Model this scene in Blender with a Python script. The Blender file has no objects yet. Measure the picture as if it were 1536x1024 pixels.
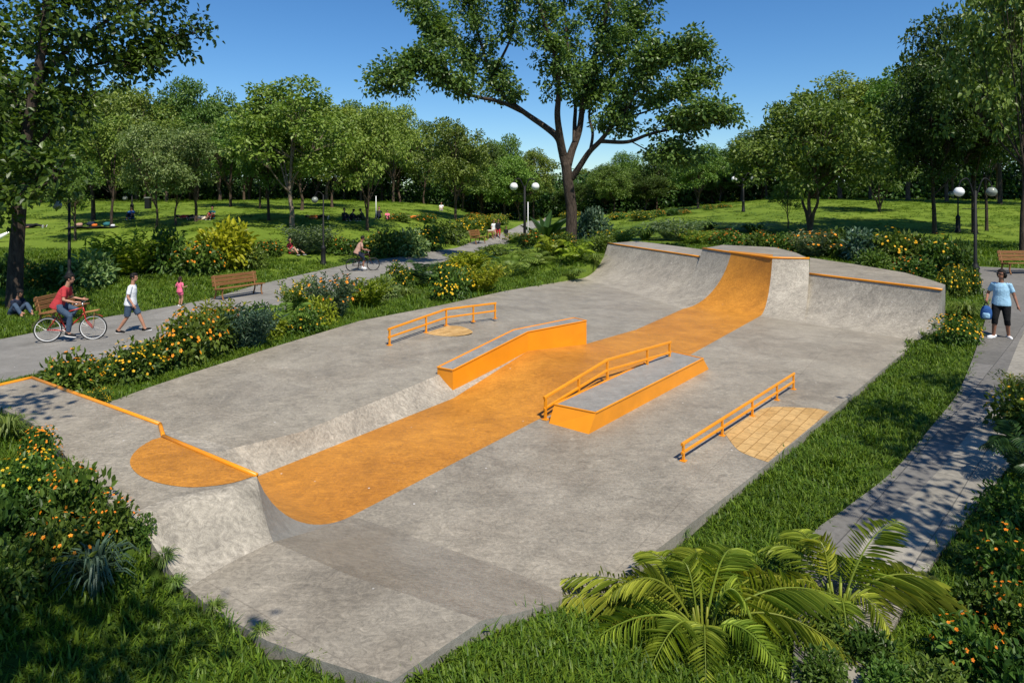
import bpy, math, random
import numpy as np
from mathutils import Vector, Matrix
rad = math.radians
scene = bpy.context.scene
col = scene.collection
F, YH, CX, CAMH = 1000.0, 290.0, 768.0, 4.0      # survey of the place: eye height and sight lines


def at(px, py, z):
    Y = F * (CAMH - z) / (py - YH)
    return Vector(((px - CX) / F * Y, Y, z))


def pr(px, py, Y):
    return Vector(((px - CX) / F * Y, Y, CAMH - (py - YH) / F * Y))


# ------------------------------------------------------------------ terrain
_TP = np.array([
    (-7.3, 9.0, 1.0), (-6.4, 8.4, .98), (-5.4, 7.5, .92), (-4.5, 6.7, .93), (-3.75, 6.0, .93), (-3.5, 5.85, .90), (-3.25, 5.7, .72),
    (-3.0, 5.6, .56), (-2.7, 5.4, .52), (-2.0, 4.9, .51), (-1.5, 4.6, .50), (-.84, 4.4, .49), (-.1, 4.9, .48), (.5, 5.9, .16),
    (.9, 6.4, .0), (-2, 3, .5), (0, 3, .48), (2.2, 4.4, .1), (2.2, 6.2, -.02), (4, 6, 0), (-8.5, 5, .8), (-5, 4, .75), (-9, 8.5, .75), (-9.5, 10.2, .5),
    (-8.6, 11.6, .3), (-7.4, 12, .32), (3.2, 8.4, .0), (5, 11.3, 0), (7, 13.6, .0), (9, 15.9, .06), (10.7, 17.2, .16), (6, 8, 0), (9, 12, .05),
    (12.4, 17, .22), (16, 21, .3), (9.5, 8.5, .2), (14, 14, .4), (18, 20, .45), (13.6, 20, .5), (14.2, 24, .75),
    (12.5, 28, .95), (9.5, 31.5, 1.05), (6, 36.5, 1.2), (3.2, 36, 1.3), (1, 31, .25), (2.2, 34, .8), (-6.8, 14.2, .3),
    (-4, 19.5, .3), (-1, 26, .16), (-2.4, 30, .15), (-.5, 34, .35), (-14, 18, 0), (-20, 13, .1), (-12, 20.5, 0), (-9.8, 25, 0),
    (-7.3, 32, 0), (-5, 40, -.05), (-2.5, 48, -.25), (-1.2, 60, -.6), (0, 85, -1.1), (4, 112, -.2), (-19, 29, .1),
    (-13.5, 32, .12), (-26, 38, 1.2), (-16, 42, 1.7), (-14, 50, 2.1), (-10, 55, 1.9), (-5.5, 62, 1.3), (-30, 60, 2.8),
    (-50, 75, 3.2), (-22, 75, 3.2), (-8, 82, 2.5), (8, 92, .7), (15.5, 34, 1.15), (20, 41, 1.6), (25, 60, 2.8),
    (10, 50, 1.4), (12, 70, 1.7), (6, 78, .7), (30, 80, 3.2), (45, 70, 3.3), (40, 45, 1.9), (25, 30, .95), (50, 28, 1.5),
    (-150, 150, 3.6), (150, 150, 3.6), (0, 150, 1.6), (0, 320, 3), (-330, 320, 4), (330, 320, 4), (0, -30, .3),
    (45, -20, .4), (-45, -20, .6), (-45, 20, .5), (-33, 28, .4)], float)
_C = 1.2


def _k(dx, dy):
    return np.sqrt(dx * dx + dy * dy + _C * _C)


_A = _k(_TP[:, None, 0] - _TP[None, :, 0], _TP[:, None, 1] - _TP[None, :, 1])
_n = len(_TP)
_M = np.zeros((_n + 1, _n + 1)); _M[:_n, :_n] = _A; _M[:_n, _n] = 1; _M[_n, :_n] = 1
_W = np.linalg.solve(_M, np.append(_TP[:, 2], 0))


def ground_np(x, y):
    x = np.asarray(x, float); y = np.asarray(y, float)
    return (_k(x[..., None] - _TP[:, 0], y[..., None] - _TP[:, 1]) * _W[:_n]).sum(-1) + _W[_n]


def ground(x, y):
    return float(ground_np(x, y))


_YS = 2.5 * (1.004 ** np.arange(1150))


def hit(px, py):
    """where the sight line meets the ground"""
    X = (px - CX) / F * _YS; Z = CAMH - (py - YH) / F * _YS
    d = Z - ground_np(X, _YS)
    i = int(np.argmax(d < 0)) if (d < 0).any() else len(_YS) - 1
    a = d[i - 1] / (d[i - 1] - d[i]) if i > 0 and d[i] < 0 else 0
    Y = _YS[i - 1] + a * (_YS[i] - _YS[i - 1])
    x = (px - CX) / F * Y
    return Vector((x, Y, ground(x, Y)))


# ------------------------------------------------------------------ mesh building
class MB:
    def __init__(s):
        s.v = []; s.f = []; s.m = []; s.mi = 0

    def add(s, vs, fs):
        o = len(s.v)
        s.v += [tuple(p) for p in vs]
        for f in fs:
            s.f.append(tuple(i + o for i in f)); s.m.append(s.mi)

    def grid(s, rows, closed=False):
        h, w = len(rows), len(rows[0])
        fs = []
        for i in range(h - 1):
            for j in range(w if closed else w - 1):
                k = (j + 1) % w
                fs.append((i * w + j, i * w + k, (i + 1) * w + k, (i + 1) * w + j))
        s.add([p for r in rows for p in r], fs)

    def loft(s, rings, caps=True):
        h, w = len(rings), len(rings[0])
        s.grid(rings, True)
        o = len(s.v) - h * w
        if caps:
            s.f.append(tuple(o + j for j in reversed(range(w)))); s.m.append(s.mi)
            s.f.append(tuple(o + (h - 1) * w + j for j in range(w))); s.m.append(s.mi)

    def tube(s, pts, r, n=8, caps=True):
        pts = [Vector(p) for p in pts]
        if not hasattr(r, '__len__'): r = [r] * len(pts)
        rings = []; up = None
        for i, p in enumerate(pts):
            t = (pts[min(i + 1, len(pts) - 1)] - pts[max(i - 1, 0)]).normalized()
            if up is None:
                up = Vector((0, 0, 1)) if abs(t.z) < .9 else Vector((1, 0, 0))
            a = t.cross(up)
            if a.length < 1e-5: a = t.orthogonal()
            a.normalize(); b = a.cross(t).normalized(); up = b
            rings.append([p + (a * math.cos(k * 2 * math.pi / n) + b * math.sin(k * 2 * math.pi / n)) * r[i] for k in range(n)])
        s.loft(rings, caps)

    def ellipsoid(s, c, r, rot=None, nu=12, nv=8):
        c = Vector(c); rings = []
        for i in range(1, nv):
            th = math.pi * i / nv
            ring = []
            for k in range(nu):
                ph = 2 * math.pi * k / nu
                p = Vector((r[0] * math.sin(th) * math.cos(ph), r[1] * math.sin(th) * math.sin(ph), -r[2] * math.cos(th)))
                if rot: p = rot @ p
                ring.append(c + p)
            rings.append(ring)
        o = len(s.v)
        s.loft(rings, False)
        b = Vector((0, 0, -r[2])); t = Vector((0, 0, r[2]))
        if rot: b = rot @ b; t = rot @ t
        s.v += [tuple(c + b), tuple(c + t)]
        nb = o + (nv - 1) * nu
        for k in range(nu):
            s.f.append((nb, o + (k + 1) % nu, o + k)); s.m.append(s.mi)
            q = o + (nv - 2) * nu
            s.f.append((nb + 1, q + k, q + (k + 1) % nu)); s.m.append(s.mi)

    def bar(s, a, b, w, h, up=(0, 0, 1), bev=0.0):
        """a rectangular bar from a to b"""
        a = Vector(a); b = Vector(b); t = (b - a).normalized(); u = Vector(up)
        x = t.cross(u)
        if x.length < 1e-4: x = t.orthogonal()
        x.normalize(); y = x.cross(t).normalized()
        c = bev
        prof = [(-w / 2 + c, -h / 2), (w / 2 - c, -h / 2), (w / 2, -h / 2 + c), (w / 2, h / 2 - c), (w / 2 - c, h / 2), (-w / 2 + c, h / 2), (-w / 2, h / 2 - c), (-w / 2, -h / 2 + c)] if c else \
               [(-w / 2, -h / 2), (w / 2, -h / 2), (w / 2, h / 2), (-w / 2, h / 2)]
        s.loft([[q + x * i + y * j for i, j in prof] for q in (a, b)])

    def torus(s, c, R, r, axis='y', n=36, m=8):
        c = Vector(c); rings = []
        for i in range(n):
            a = 2 * math.pi * i / n
            d = Vector((math.cos(a), 0, math.sin(a))); y = Vector((0, 1, 0))
            rings.append([c + d * (R + r * math.cos(2 * math.pi * k / m)) + y * (r * math.sin(2 * math.pi * k / m)) for k in range(m)])
        rings.append(rings[0])
        s.loft(rings, False)

    def skirt(s, pts, depth):
        s.grid([[Vector(p) for p in pts], [Vector(p) - Vector((0, 0, depth)) for p in pts]])

    def mesh(s, name, mats, smooth=False, off=None):
        me = bpy.data.meshes.new(name)
        vs = s.v if off is None else [(x - off[0], y - off[1], z - off[2]) for x, y, z in s.v]
        me.from_pydata(vs, [], s.f)
        for m in (mats if isinstance(mats, (list, tuple)) else [mats]): me.materials.append(m)
        me.polygons.foreach_set('material_index', s.m)
        if smooth: me.polygons.foreach_set('use_smooth', [True] * len(s.f))
        me.update()
        return me

    def build(s, name, mats, parent=None, smooth=False, off=None, label=None):
        return put(name, s.mesh(name, mats, smooth, off), parent, label)


def put(name, me, parent=None, label=None):
    o = bpy.data.objects.new(name, me); col.objects.link(o)
    if parent is not None: o.parent = parent
    if label: o['label'] = label
    return o


def tag(o, label, cat, group=None):
    o['label'] = label; o['category'] = cat
    if group: o['group'] = group
    return o


def thing(name, label, cat, loc=(0, 0, 0), rz=0.0, group=None, scale=1.0):
    o = bpy.data.objects.new(name, None); col.objects.link(o)
    o.empty_display_size = .1
    o.location = loc; o.rotation_euler = (0, 0, rz)
    o.scale = (scale,) * 3 if not hasattr(scale, '__len__') else scale
    return tag(o, label, cat, group)


def structure(o, kind='structure'):
    o['kind'] = kind
    return o


def bez(a, b, c, n):
    a, b, c = Vector(a), Vector(b), Vector(c)
    return [a * (1 - t) ** 2 + b * (2 * t * (1 - t)) + c * t * t for t in [i / n for i in range(n + 1)]]


def smooth_path(pts, n=4):
    """Catmull-Rom through points"""
    P = [Vector(p) for p in pts]; P = [P[0] * 2 - P[1]] + P + [P[-1] * 2 - P[-2]]
    out = []
    for i in range(1, len(P) - 2):
        for k in range(n):
            t = k / n
            a, b, c, d = P[i - 1], P[i], P[i + 1], P[i + 2]
            out.append(.5 * ((2 * b) + (c - a) * t + (2 * a - 5 * b + 4 * c - d) * t * t + (3 * b - a - 3 * c + d) * t ** 3))
    out.append(P[-2])
    return out


# ------------------------------------------------------------------ leaves
def leaf_arrays(P, D, N, L, W, fold=.25, bend=.15):
    P = np.asarray(P, float); D = np.asarray(D, float); N = np.asarray(N, float)
    n = len(P)
    L = np.broadcast_to(np.asarray(L, float), (n,))[:, None]; W = np.broadcast_to(np.asarray(W, float), (n,))[:, None]
    D = D / (np.linalg.norm(D, axis=1, keepdims=True) + 1e-9)
    S = np.cross(D, N); S /= (np.linalg.norm(S, axis=1, keepdims=True) + 1e-9)
    U = np.cross(S, D)
    h = W * .5
    pts = [P,
           P + D * L * .33 + S * h + U * h * fold, P + D * L * .7 + S * h * .72 + U * (h * fold - L * bend * .4), P + D * L - U * L * bend,
           P + D * L * .7 - S * h * .72 + U * (h * fold - L * bend * .4), P + D * L * .33 - S * h + U * h * fold]
    V = np.stack(pts, 1).reshape(-1, 3)
    b = np.arange(n)[:, None] * 6
    Fc = np.concatenate([b + np.array([0, 1, 2, 3]), b + np.array([0, 3, 4, 5])], 1).reshape(-1, 4)
    return V, Fc


def mesh_np(name, parts, mats):
    """parts: list of (V, F, material index)"""
    vs, fs, ms, o = [], [], [], 0
    for V, Fc, mi in parts:
        vs.append(V); fs += (Fc + o).tolist(); ms += [mi] * len(Fc); o += len(V)
    me = bpy.data.meshes.new(name)
    me.from_pydata(np.concatenate(vs).tolist(), [], fs)
    for m in (mats if isinstance(mats, (list, tuple)) else [mats]): me.materials.append(m)
    me.polygons.foreach_set('material_index', ms)
    me.update()
    return me


def unit(rng, n):
    v = rng.normal(size=(n, 3))
    return v / np.linalg.norm(v, axis=1, keepdims=True)


def clump_leaves(rng, C, R, per, L, W, flat=.75, droop=.25, power=2.4):
    """leaf positions, directions, normals, sizes for clumps at C with radii R"""
    Ps, Ds, Ns, Ls, Ws = [], [], [], [], []
    for c, r in zip(C, R):
        k = max(6, int(per * r * r))
        u = unit(rng, k); q = rng.random(k) ** (1 / power)
        p = u * (q * r)[:, None] * np.array([1, 1, flat])
        d = u + rng.normal(size=(k, 3)) * .6; d[:, 2] -= droop
        nn = rng.normal(size=(k, 3)) * .5 + u * .5; nn[:, 2] += .7
        s = rng.uniform(.7, 1.25, k)
        Ps.append(p + np.asarray(c)); Ds.append(d); Ns.append(nn); Ls.append(L * s); Ws.append(W * s)
    return [np.concatenate(a) for a in (Ps, Ds, Ns, Ls, Ws)]
# ------------------------------------------------------------------ materials
def new_mat(name):
    m = bpy.data.materials.new(name); m.use_nodes = True
    nt = m.node_tree; nt.nodes.clear()
    out = nt.nodes.new('ShaderNodeOutputMaterial')
    return m, nt, out


def nd(nt, typ, **kw):
    n = nt.nodes.new('ShaderNode' + typ)
    for k, v in kw.items():
        if k in n.inputs: n.inputs[k].default_value = v
        else: setattr(n, k, v)
    return n


def c4(c): return (c[0], c[1], c[2], 1.0)


def ramp(nt, src, stops):
    r = nt.nodes.new('ShaderNodeValToRGB')
    e = r.color_ramp.elements
    while len(e) < len(stops): e.new(.5)
    for k, (p, c) in zip(e, stops):
        k.position = p; k.color = c4(c) if hasattr(c, '__len__') else (c, c, c, 1)
    nt.links.new(src, r.inputs[0])
    return r.outputs[0]


def mix(nt, fac, a, b, mode='MIX'):
    m = nt.nodes.new('ShaderNodeMix'); m.data_type = 'RGBA'; m.blend_type = mode
    for sock, v in ((m.inputs[0], fac), (m.inputs[6], a), (m.inputs[7], b)):
        if isinstance(v, bpy.types.NodeSocket): nt.links.new(v, sock)
        elif hasattr(v, '__len__'): sock.default_value = c4(v)
        else: sock.default_value = v
    return m.outputs[2]


def noise(nt, vec, scale, detail=4, dist=0.0, rough=.55):
    n = nd(nt, 'TexNoise', Scale=scale, Detail=detail, Distortion=dist, Roughness=rough)
    if vec is not None: nt.links.new(vec, n.inputs['Vector'])
    return n.outputs[0]


def principled(nt, out, color, rough=.6, spec=.5, metal=0.0, bump=None, bs=.2, bd=.02):
    b = nt.nodes.new('ShaderNodeBsdfPrincipled')
    for k, v in (('Base Color', color), ('Roughness', rough)):
        if isinstance(v, bpy.types.NodeSocket): nt.links.new(v, b.inputs[k])
        elif hasattr(v, '__len__'): b.inputs[k].default_value = c4(v)
        else: b.inputs[k].default_value = v
    b.inputs['Specular IOR Level'].default_value = spec
    b.inputs['Metallic'].default_value = metal
    if bump is not None:
        n = nd(nt, 'Bump', Strength=bs, Distance=bd)
        nt.links.new(bump, n.inputs['Height']); nt.links.new(n.outputs[0], b.inputs['Normal'])
    nt.links.new(b.outputs[0], out.inputs[0])
    return b


def position(nt):
    return nt.nodes.new('ShaderNodeNewGeometry').outputs['Position']


def concrete(name, lo, hi, swirl=.35, tint=(1, 1, 1), rough=.5, bs=.25, stain=(.5, .5, .5), stain_amt=.25, spec=.4, ss=10, sd=2.4, joints=False):
    m, nt, out = new_mat(name)
    p = position(nt)
    a = ramp(nt, noise(nt, p, .9, 6, .6), [(.3, lo), (.7, hi)])
    sw = noise(nt, p, ss, 5, sd, .6)
    c = mix(nt, swirl, a, ramp(nt, sw, [(.3, tuple(x * .70 for x in lo)), (.52, tuple((x + y) / 2 for x, y in zip(lo, hi))), (.75, tuple(min(1, x * 1.22) for x in hi))]))
    gr = noise(nt, p, 90, 3, 0)
    c = mix(nt, .35, c, ramp(nt, gr, [(.3, .32), (.5, .5), (.7, .7)]), 'OVERLAY')
    mp = nt.nodes.new('ShaderNodeMapping'); mp.inputs['Scale'].default_value = (1, 3.6, 2.2); mp.inputs['Rotation'].default_value = (.3, .2, rad(28))
    nt.links.new(p, mp.inputs[0])
    sk = noise(nt, mp.outputs[0], 4.2, 6, 1.5, .68)
    c = mix(nt, swirl * 1.1, c, ramp(nt, sk, [(.28, .34), (.5, .5), (.72, .66)]), 'OVERLAY')
    pb = nd(nt, 'TexBrick', Scale=1.0, offset=.35)
    for k_, v_ in (('Color1', (.47, .47, .47, 1)), ('Color2', (.55, .55, .545, 1)), ('Mortar', (.36, .355, .35, 1)), ('Mortar Size', .006), ('Brick Width', 4.6), ('Row Height', 3.4)): pb.inputs[k_].default_value = v_
    mq = nt.nodes.new('ShaderNodeMapping'); mq.inputs['Rotation'].default_value = (0, 0, rad(-55.5)); mq.inputs['Location'].default_value = (1.3, .4, 0)
    nt.links.new(p, mq.inputs[0]); nt.links.new(mq.outputs[0], pb.inputs['Vector'])
    if joints: c = mix(nt, .8, c, pb.outputs[0], 'OVERLAY')
    st = ramp(nt, noise(nt, p, .45, 5, 1.2), [(.42, 0.0), (.66, 1.0)])
    stn = nt.nodes.new('ShaderNodeMath'); stn.operation = 'MULTIPLY'; stn.inputs[1].default_value = stain_amt
    nt.links.new(st, stn.inputs[0])
    c = mix(nt, stn.outputs[0], c, mix(nt, 1.0, c, stain, 'MULTIPLY'))
    c = mix(nt, min(1, swirl * 1.2), c, ramp(nt, noise(nt, p, 1.7, 7, .9, .65), [(.30, .36), (.5, .5), (.70, .61)]), 'OVERLAY')
    vo = nd(nt, 'TexVoronoi', Scale=2.6, Randomness=1.0); nt.links.new(p, vo.inputs['Vector'])
    chip = ramp(nt, vo.outputs['Distance'], [(.02, 1.0), (.045, 0.0)])
    c = mix(nt, chip, c, (.62, .6, .56))
    h = mix(nt, .5, sw, gr)
    r = ramp(nt, sw, [(.3, rough - .08), (.7, rough + .12)])
    principled(nt, out, c, r, spec, bump=h, bs=bs, bd=.02)
    return m


def flat_paint(name, c, rough=.4, var=.12, scale=6, spec=.5, metal=0.0, bs=.05):
    m, nt, out = new_mat(name)
    p = nt.nodes.new('ShaderNodeTexCoord').outputs['Object']
    n = noise(nt, p, scale, 5, .4)
    cc = ramp(nt, n, [(.3, tuple(x * (1 - var) for x in c)), (.7, tuple(min(1, x * (1 + var)) for x in c))])
    principled(nt, out, cc, rough, spec, metal, bump=noise(nt, p, scale * 12, 2), bs=bs, bd=.01)
    return m


def leaf_mat(name, dark, light, trans=.28, rough=.45, hue=.05, spec=.3):
    m, nt, out = new_mat(name)
    isl = nt.nodes.new('ShaderNodeNewGeometry').outputs['Random Per Island']
    orn = nt.nodes.new('ShaderNodeObjectInfo').outputs['Random']
    c = ramp(nt, isl, [(0.0, dark), (.55, tuple((a + b) / 2 for a, b in zip(dark, light))), (1.0, light)])
    hs = nt.nodes.new('ShaderNodeHueSaturation')
    mr = nd(nt, 'MapRange'); mr.inputs[3].default_value = .5 - hue * .5; mr.inputs[4].default_value = .5 + hue * .35
    mv = nd(nt, 'MapRange'); mv.inputs[3].default_value = 1.14; mv.inputs[4].default_value = .84
    fr = nt.nodes.new('ShaderNodeMath'); fr.operation = 'MULTIPLY'; fr.inputs[1].default_value = 7.31; nt.links.new(orn, fr.inputs[0])
    fx = nt.nodes.new('ShaderNodeMath'); fx.operation = 'FRACT'; nt.links.new(fr.outputs[0], fx.inputs[0]); nt.links.new(fx.outputs[0], mv.inputs[0]); nt.links.new(mv.outputs[0], hs.inputs['Value'])
    nt.links.new(orn, mr.inputs[0]); nt.links.new(mr.outputs[0], hs.inputs['Hue']); nt.links.new(c, hs.inputs['Color'])
    b = principled(nt, out, hs.outputs[0], rough, spec)
    t = nt.nodes.new('ShaderNodeBsdfTranslucent')
    tc = mix(nt, 1.0, hs.outputs[0], (1.35, 1.4, .55), 'MULTIPLY')
    nt.links.new(tc, t.inputs[0])
    mx = nt.nodes.new('ShaderNodeMixShader'); mx.inputs[0].default_value = trans
    nt.links.new(b.outputs[0], mx.inputs[1]); nt.links.new(t.outputs[0], mx.inputs[2])
    nt.links.new(mx.outputs[0], out.inputs[0])
    return m


M = {}
M['concrete'] = concrete('concrete', (.222, .195, .150), (.348, .308, .243), .6, stain=(.74, .71, .68), stain_amt=.6, joints=True)
M['concrete_trowel'] = concrete('concrete_trowelled', (.262, .232, .182), (.408, .366, .297), .72, bs=.7, stain=(.8, .79, .78), stain_amt=.4, rough=.55, ss=9, sd=2.2)
M['concrete_top'] = concrete('concrete_ledge_top', (.22, .207, .18), (.31, .292, .26), .5)
M['concrete_edge'] = concrete('concrete_cast_edge', (.21, .195, .165), (.31, .29, .25), .4)
M['orange_floor'] = concrete('orange_floor_paint', (.40, .160, .016), (.55, .235, .030), .55, stain=(.72, .66, .6), stain_amt=.6, rough=.5, bs=.2)
M['concrete_brown'] = concrete('concrete_brown_bank', (.200, .173, .133), (.302, .268, .213), .55, stain=(.8, .74, .66), stain_amt=.6)  # browner, slightly darker concrete for the shallow bank
M['orange'] = flat_paint('orange_steel_paint', (.76, .270, .006), .40, .09, 1.7)
M['path_concrete'] = concrete('path_asphalt_grey', (.18, .170, .150), (.28, .265, .238), .3, stain=(.7, .7, .7), stain_amt=.5, rough=.7, spec=.2)


def paver(name, c1, c2, mortar, scale, off=.5, bw=.5, rh=.25, bs=.5, ms=.012, rot=0.0):
    m, nt, out = new_mat(name)
    p = position(nt)
    mp = nt.nodes.new('ShaderNodeMapping'); mp.inputs['Rotation'].default_value = (0, 0, rot)
    nt.links.new(p, mp.inputs[0])
    wv = nd(nt, 'TexNoise', Scale=3.0); nt.links.new(mp.outputs[0], wv.inputs['Vector'])
    wob = nt.nodes.new('ShaderNodeMixRGB'); wob.blend_type = 'LINEAR_LIGHT'; wob.inputs[0].default_value = .012
    nt.links.new(mp.outputs[0], wob.inputs[1]); nt.links.new(wv.outputs[1], wob.inputs[2])
    b = nd(nt, 'TexBrick', Scale=scale, offset=off)
    b.inputs['Color1'].default_value = c4(c1); b.inputs['Color2'].default_value = c4(c2); b.inputs['Mortar'].default_value = c4(mortar)
    b.inputs['Mortar Size'].default_value = ms; b.inputs['Brick Width'].default_value = bw; b.inputs['Row Height'].default_value = rh
    b.inputs['Mortar Smooth'].default_value = .3
    nt.links.new(wob.outputs[0], b.inputs['Vector'])
    n = noise(nt, p, 9, 5, 1.0)
    c = mix(nt, .5, b.outputs[0], ramp(nt, n, [(.3, .3), (.5, .5), (.7, .68)]), 'OVERLAY')
    inv = nt.nodes.new('ShaderNodeMath'); inv.operation = 'SUBTRACT'; inv.inputs[0].default_value = 1
    nt.links.new(b.outputs['Fac'], inv.inputs[1])
    principled(nt, out, c, .75, .25, bump=inv.outputs[0], bs=bs, bd=.01)
    return m


M['paver_tan'] = paver('tan_pavers', (.40, .240, .085), (.53, .340, .138), (.31, .175, .058), 1.0, bw=.34, rh=.17, rot=rad(-52), ms=.009)
M['paver_grey'] = paver('grey_slabs', (.212, .194, .160), (.285, .262, .218), (.12, .115, .10), 1.0, bw=1.1, rh=.62, rot=rad(-46), ms=.008)
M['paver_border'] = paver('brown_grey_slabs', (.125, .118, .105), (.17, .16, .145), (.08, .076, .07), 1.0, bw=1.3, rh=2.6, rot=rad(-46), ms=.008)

# ground
m, nt, out = new_mat('lawn_soil'); M['ground'] = m
p = position(nt)
c = ramp(nt, noise(nt, p, .22, 6, .5), [(.3, (.092, .146, .016)), (.55, (.132, .192, .022)), (.75, (.170, .222, .028))])
c = mix(nt, .55, c, ramp(nt, noise(nt, p, 9, 5, .4), [(.3, .30), (.5, .5), (.72, .70)]), 'OVERLAY')
c = mix(nt, ramp(nt, noise(nt, p, 2.2, 6, .8), [(.62, 0.0), (.8, .35)]), c, (.12, .13, .03))
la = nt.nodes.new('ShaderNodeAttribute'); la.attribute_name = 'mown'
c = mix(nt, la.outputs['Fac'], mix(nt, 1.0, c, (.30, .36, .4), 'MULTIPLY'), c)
principled(nt, out, c, .9, .1, bump=noise(nt, p, 14, 4), bs=.6, bd=.06)

M['grass'] = leaf_mat('grass_blade', (.044, .098, .007), (.150, .228, .016), .3, .5, .02)
M['leaf_mid'] = leaf_mat('leaf_mid_green', (.062, .120, .017), (.182, .262, .048))
M['leaf_bright'] = leaf_mat('leaf_bright_green', (.100, .174, .024), (.255, .338, .066))
M['leaf_pale'] = leaf_mat('leaf_pale_green', (.105, .172, .052), (.235, .320, .105), .28)
M['leaf_dark'] = leaf_mat('leaf_dark_green', (.028, .064, .010), (.082, .142, .022), .25)
M['leaf_near'] = leaf_mat('leaf_broad_glossy', (.036, .084, .012), (.135, .225, .032), .32, .36)
M['leaf_hero'] = leaf_mat('leaf_broad_light', (.042, .092, .016), (.185, .275, .060), .32, .36)
M['leaf_near_shaded'] = leaf_mat('leaf_broad_shaded', (.018, .046, .007), (.092, .150, .020), .30, .36)  # shade on the near tree, put into a darker leaf colour
M['leaf_lime'] = leaf_mat('leaf_lime', (.150, .210, .014), (.340, .390, .026), .3)
M['leaf_grey'] = leaf_mat('leaf_grey_green', (.075, .120, .060), (.180, .230, .115), .25)
M['leaf_blue'] = leaf_mat('leaf_blue_green', (.045, .092, .055), (.130, .195, .115), .25)
M['leaf_shrub'] = leaf_mat('leaf_shrub', (.045, .095, .014), (.125, .200, .030), .28)
M['leaf_yellow'] = leaf_mat('leaf_yellow', (.17, .20, .010), (.42, .42, .018), .3)
M['frond'] = leaf_mat('palm_leaflet', (.085, .140, .012), (.400, .460, .060), .32, .42, .05)
M['frond_dark'] = leaf_mat('dark_frond', (.018, .05, .014), (.055, .105, .03), .2, .35, .02)
M['woods'] = leaf_mat('woods_leaf', (.024, .062, .010), (.075, .140, .022), .2)


def petal(name, a, b):
    return leaf_mat(name, a, b, .25, .5, .02)


M['petal_orange'] = petal('petal_orange', (.70, .20, .008), (.92, .36, .012))
M['petal_yellow'] = petal('petal_yellow', (.75, .42, .010), (.92, .62, .02))
M['petal_rust'] = petal('petal_rust', (.50, .12, .01), (.85, .34, .02))
M['petal_heart'] = petal('flower_heart', (.28, .09, .01), (.45, .16, .01))


def bark(name, a, b, s=9):
    m, nt, out = new_mat(name)
    p = nt.nodes.new('ShaderNodeTexCoord').outputs['Object']
    mp = nt.nodes.new('ShaderNodeMapping'); mp.inputs['Scale'].default_value = (1, 1, .25)
    nt.links.new(p, mp.inputs[0])
    n = noise(nt, mp.outputs[0], s, 7, 1.2, .65)
    c = ramp(nt, n, [(.32, a), (.62, b)])
    principled(nt, out, c, .9, .15, bump=n, bs=1.0, bd=.06)
    return m


M['bark'] = bark('bark_brown', (.035, .024, .017), (.135, .095, .068))
M['bark_dark'] = bark('bark_dark', (.020, .015, .012), (.085, .064, .048))
M['bark_pale'] = bark('bark_pale', (.10, .075, .055), (.25, .195, .15))


def wood(name, a, b):
    m, nt, out = new_mat(name)
    p = nt.nodes.new('ShaderNodeTexCoord').outputs['Object']
    mp = nt.nodes.new('ShaderNodeMapping'); mp.inputs['Scale'].default_value = (1.2, 14, 14)
    nt.links.new(p, mp.inputs[0])
    n = noise(nt, mp.outputs[0], 3, 6, .8)
    principled(nt, out, ramp(nt, n, [(.3, a), (.7, b)]), .55, .3, bump=n, bs=.2)
    return m


M['wood'] = wood('bench_wood', (.16, .070, .025), (.30, .145, .055))
M['black_iron'] = flat_paint('black_iron', (.009, .0095, .009), .6, .3, spec=.25)
M['globe'] = flat_paint('globe_white', (.80, .80, .77), .25, .02)
M['globe_grey'] = flat_paint('globe_shade', (.20, .22, .18), .3, .1)
M['white'] = flat_paint('white_paint', (.75, .75, .73), .5, .05)
M['rubber'] = flat_paint('tyre_rubber', (.014, .014, .014), .7, .2)
M['chrome'] = flat_paint('bare_metal', (.55, .55, .54), .3, .05, metal=1.0)
M['bike_red'] = flat_paint('red_enamel', (.42, .022, .012), .3, .1)
M['bike_dark'] = flat_paint('dark_enamel', (.045, .012, .010), .35, .1)
M['tan_box'] = flat_paint('tan_wood_rack', (.42, .20, .07), .5, .15)


def cloth(name, c, var=.12):
    m, nt, out = new_mat(name)
    p = nt.nodes.new('ShaderNodeTexCoord').outputs['Object']
    n = noise(nt, p, 9, 4, .8)
    cc = ramp(nt, n, [(.3, tuple(x * (1 - var) for x in c)), (.7, tuple(min(1, x * (1 + var)) for x in c))])
    principled(nt, out, cc, .85, .1, bump=noise(nt, p, 14, 3, 1.2), bs=.55, bd=.03)
    return m


for k, c in dict(c_white=(.72, .73, .74), c_navy=(.018, .024, .042), c_denim=(.055, .085, .13), c_red=(.42, .045, .05), c_pink=(.74, .15, .24),
                 c_sky=(.30, .50, .66), c_black=(.012, .012, .013), c_blue=(.03, .09, .26), c_tan=(.42, .25, .19), c_olive=(.06, .07, .03),
                 c_cream=(.6, .52, .4), c_teal=(.03, .14, .15), c_orange=(.6, .16, .03), c_dark=(.02, .02, .022)).items():
    M[k] = cloth('cloth_' + k[2:], c)


def skin(name, c):
    m, nt, out = new_mat(name)
    p = nt.nodes.new('ShaderNodeTexCoord').outputs['Object']
    cc = ramp(nt, noise(nt, p, 7, 4), [(.3, tuple(x * .9 for x in c)), (.7, tuple(min(1, x * 1.08) for x in c))])
    b = principled(nt, out, cc, .5, .35)
    return m


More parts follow.
